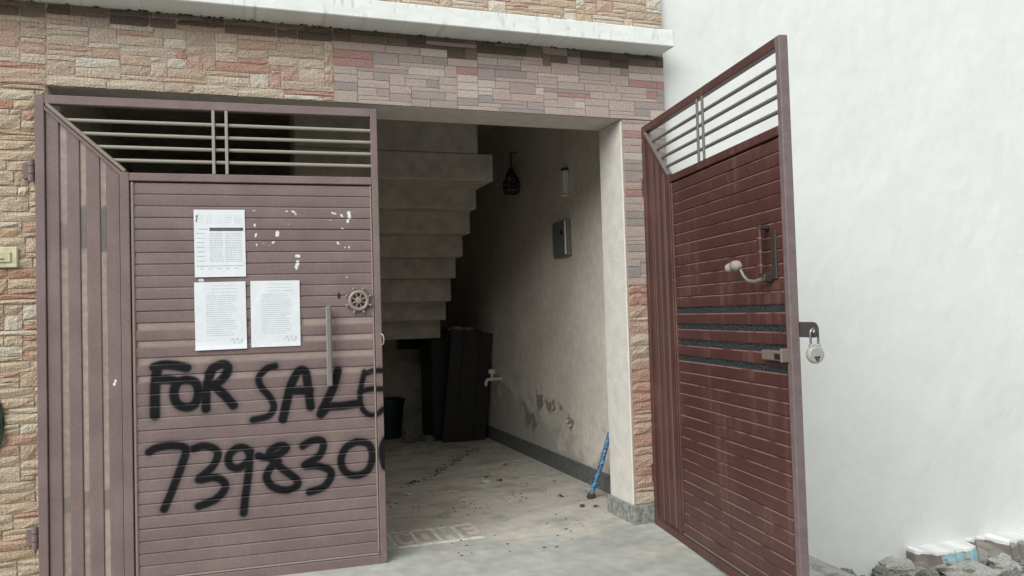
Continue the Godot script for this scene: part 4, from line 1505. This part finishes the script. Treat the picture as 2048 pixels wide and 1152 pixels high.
# ------------------------------------------------------------------ rubble by the white wall
func rubble() -> void:
	# broken plinth with scraps of blue paint
	var pl := thing("broken_plinth", "broken plinth with white top and blue paint at the white wall foot", "plinth")
	var b := MB.new()
	b.rect = Rect2(3.9, -0.36, 1.8, 0.28)
	var nz := FastNoiseLite.new()
	nz.seed = 21
	nz.frequency = 3.0
	var n := 40
	var top := []
	var front := []
	var back := []
	for i in n + 1:
		var x := lerpf(3.99, 5.6, float(i) / n)
		var bite := 0.06 * absf(nz.get_noise_1d(x * 5.0)) + (0.13 if x > 4.42 and x < 4.62 else 0.0) + 0.10 * soft(4.08, 3.98, x)
		var y := -0.385 + 0.006 * nz.get_noise_1d(x * 9.0)
		var z := 0.115 - bite
		back.append(Vector3(x, y + 0.004, -0.06))
		top.append(Vector3(x, y, z))
		front.append(Vector3(x + 0.01 * nz.get_noise_1d(x * 20.0), -0.62, z + 0.04 + 0.03 * nz.get_noise_1d(x * 14.0)))
	for i in n:
		b.quad(back[i], back[i + 1], top[i + 1], top[i], Vector3.UP)
		b.quad(top[i], top[i + 1], front[i + 1], front[i], Vector3(0, 0, 1))
	b.quad(back[0], top[0], front[0], Vector3(back[0].x, -0.62, -0.06), Vector3.LEFT)
	var bm := b.mesh()
	var w := 512
	var h := 96
	var n1 := noise_bytes(w, h, 0.018, 4, 170)
	var n2 := noise_bytes(w, h, 0.05, 4, 171)
	var img := PackedByteArray()
	img.resize(w * h * 3)
	for y in h:
		for x in w:
			var k := y * w + x
			var px := 3.9 + 1.8 * x / w
			var py := -0.36 - 0.28 * y / h + (n2[k] - 128) * 0.00006
			var c := Color(0.86, 0.855, 0.84)
			if py < -0.398:
				# old blue paint, grey core and brown dirt where the face has broken away
				var v := n1[k] / 255.0 + 0.12 * (n2[k] - 128) / 128.0
				c = Color(0.64, 0.62, 0.59).lerp(Color(0.50, 0.465, 0.44), soft(0.4, 0.6, v))
				var blue := soft(0.07, 0.055, absf(px - 4.19) + (n2[k] - 128) * 0.0003) + soft(0.075, 0.06, absf(px - 4.36) + (n2[k] - 128) * 0.0003)
				c = c.lerp(Color(0.60, 0.735, 0.775), clampf(blue, 0, 1) * soft(0.72, 0.62, v))
			c = c * (1.0 + 0.10 * (n2[k] - 128) / 128.0)
			img[k * 3] = clampi(int(255 * c.r), 0, 255)
			img[k * 3 + 1] = clampi(int(255 * c.g), 0, 255)
			img[k * 3 + 2] = clampi(int(255 * c.b), 0, 255)
	part(pl, "core", bm, mat("plinth_face", Color(1, 1, 1), 0.9, tex_from(img, w, h), 0.0, null, 0.0, 0.25))
	var rocks := [[3.47, 0.03, 0.06, "rock_grey", "grey lump of rubble nearest the open gate's free edge"], [3.70, 0.06, 0.055, "rock_grey", "grey lump second along the rubble row from the open gate"], [3.86, 0.00, 0.075, "rock_pale", "pointed pale lump against the white wall left of the plinth"],
		[3.91, 0.20, 0.055, "rock_grey", "grey lump lying before the broken left end of the plinth"], [4.13, 0.27, 0.11, "rock_pale", "broad pale slab of rubble under the blue painted plinth"], [4.47, 0.20, 0.065, "rock_pale", "pale lump before the bitten gap in the plinth"],
		[4.64, 0.33, 0.045, "rock_dark", "dark lump of rubble furthest along the plinth"], [4.34, 0.36, 0.045, "rock_grey", "grey lump in front of the broad pale slab"], [4.235, 0.19, 0.04, "rock_pale", "small pale stone leaning on the blue paint of the plinth"]]
	for i in rocks.size():
		var r: Array = rocks[i]
		b = MB.new()
		var s: float = r[2]
		add_blob(b, Vector3.ZERO, Vector3(s * 1.35, s * (0.8 if i != 4 else 0.45), s), 200 + i, 0.34, 9, 14)
		var o := part(self, "rubble_stone", b.mesh(), mats[r[3]])
		o.position = Vector3(r[0], ground_height(r[0], r[1]) + s * 0.45, r[1])
		o.rotation.y = i * 1.3
		tag(o, r[4], "rubble", "rubble along the white wall")
	var g := MB.new()
	for i in 420:
		var x := rng.randf_range(3.25, 5.2)
		var z := rng.randf_range(0.0, 0.75)
		var s := rng.randf_range(0.006, 0.028)
		add_blob(g, Vector3(x, ground_height(x, z) + s * 0.35, z), Vector3(s * 1.3, s * 0.8, s), 400 + i, 0.4, 4, 6)
	var gv := part(self, "gravel", g.mesh(), mats.rock_grey)
	gv.set_meta("kind", "stuff")
	tag(gv, "grey gravel and grit along the foot of the white wall", "gravel")
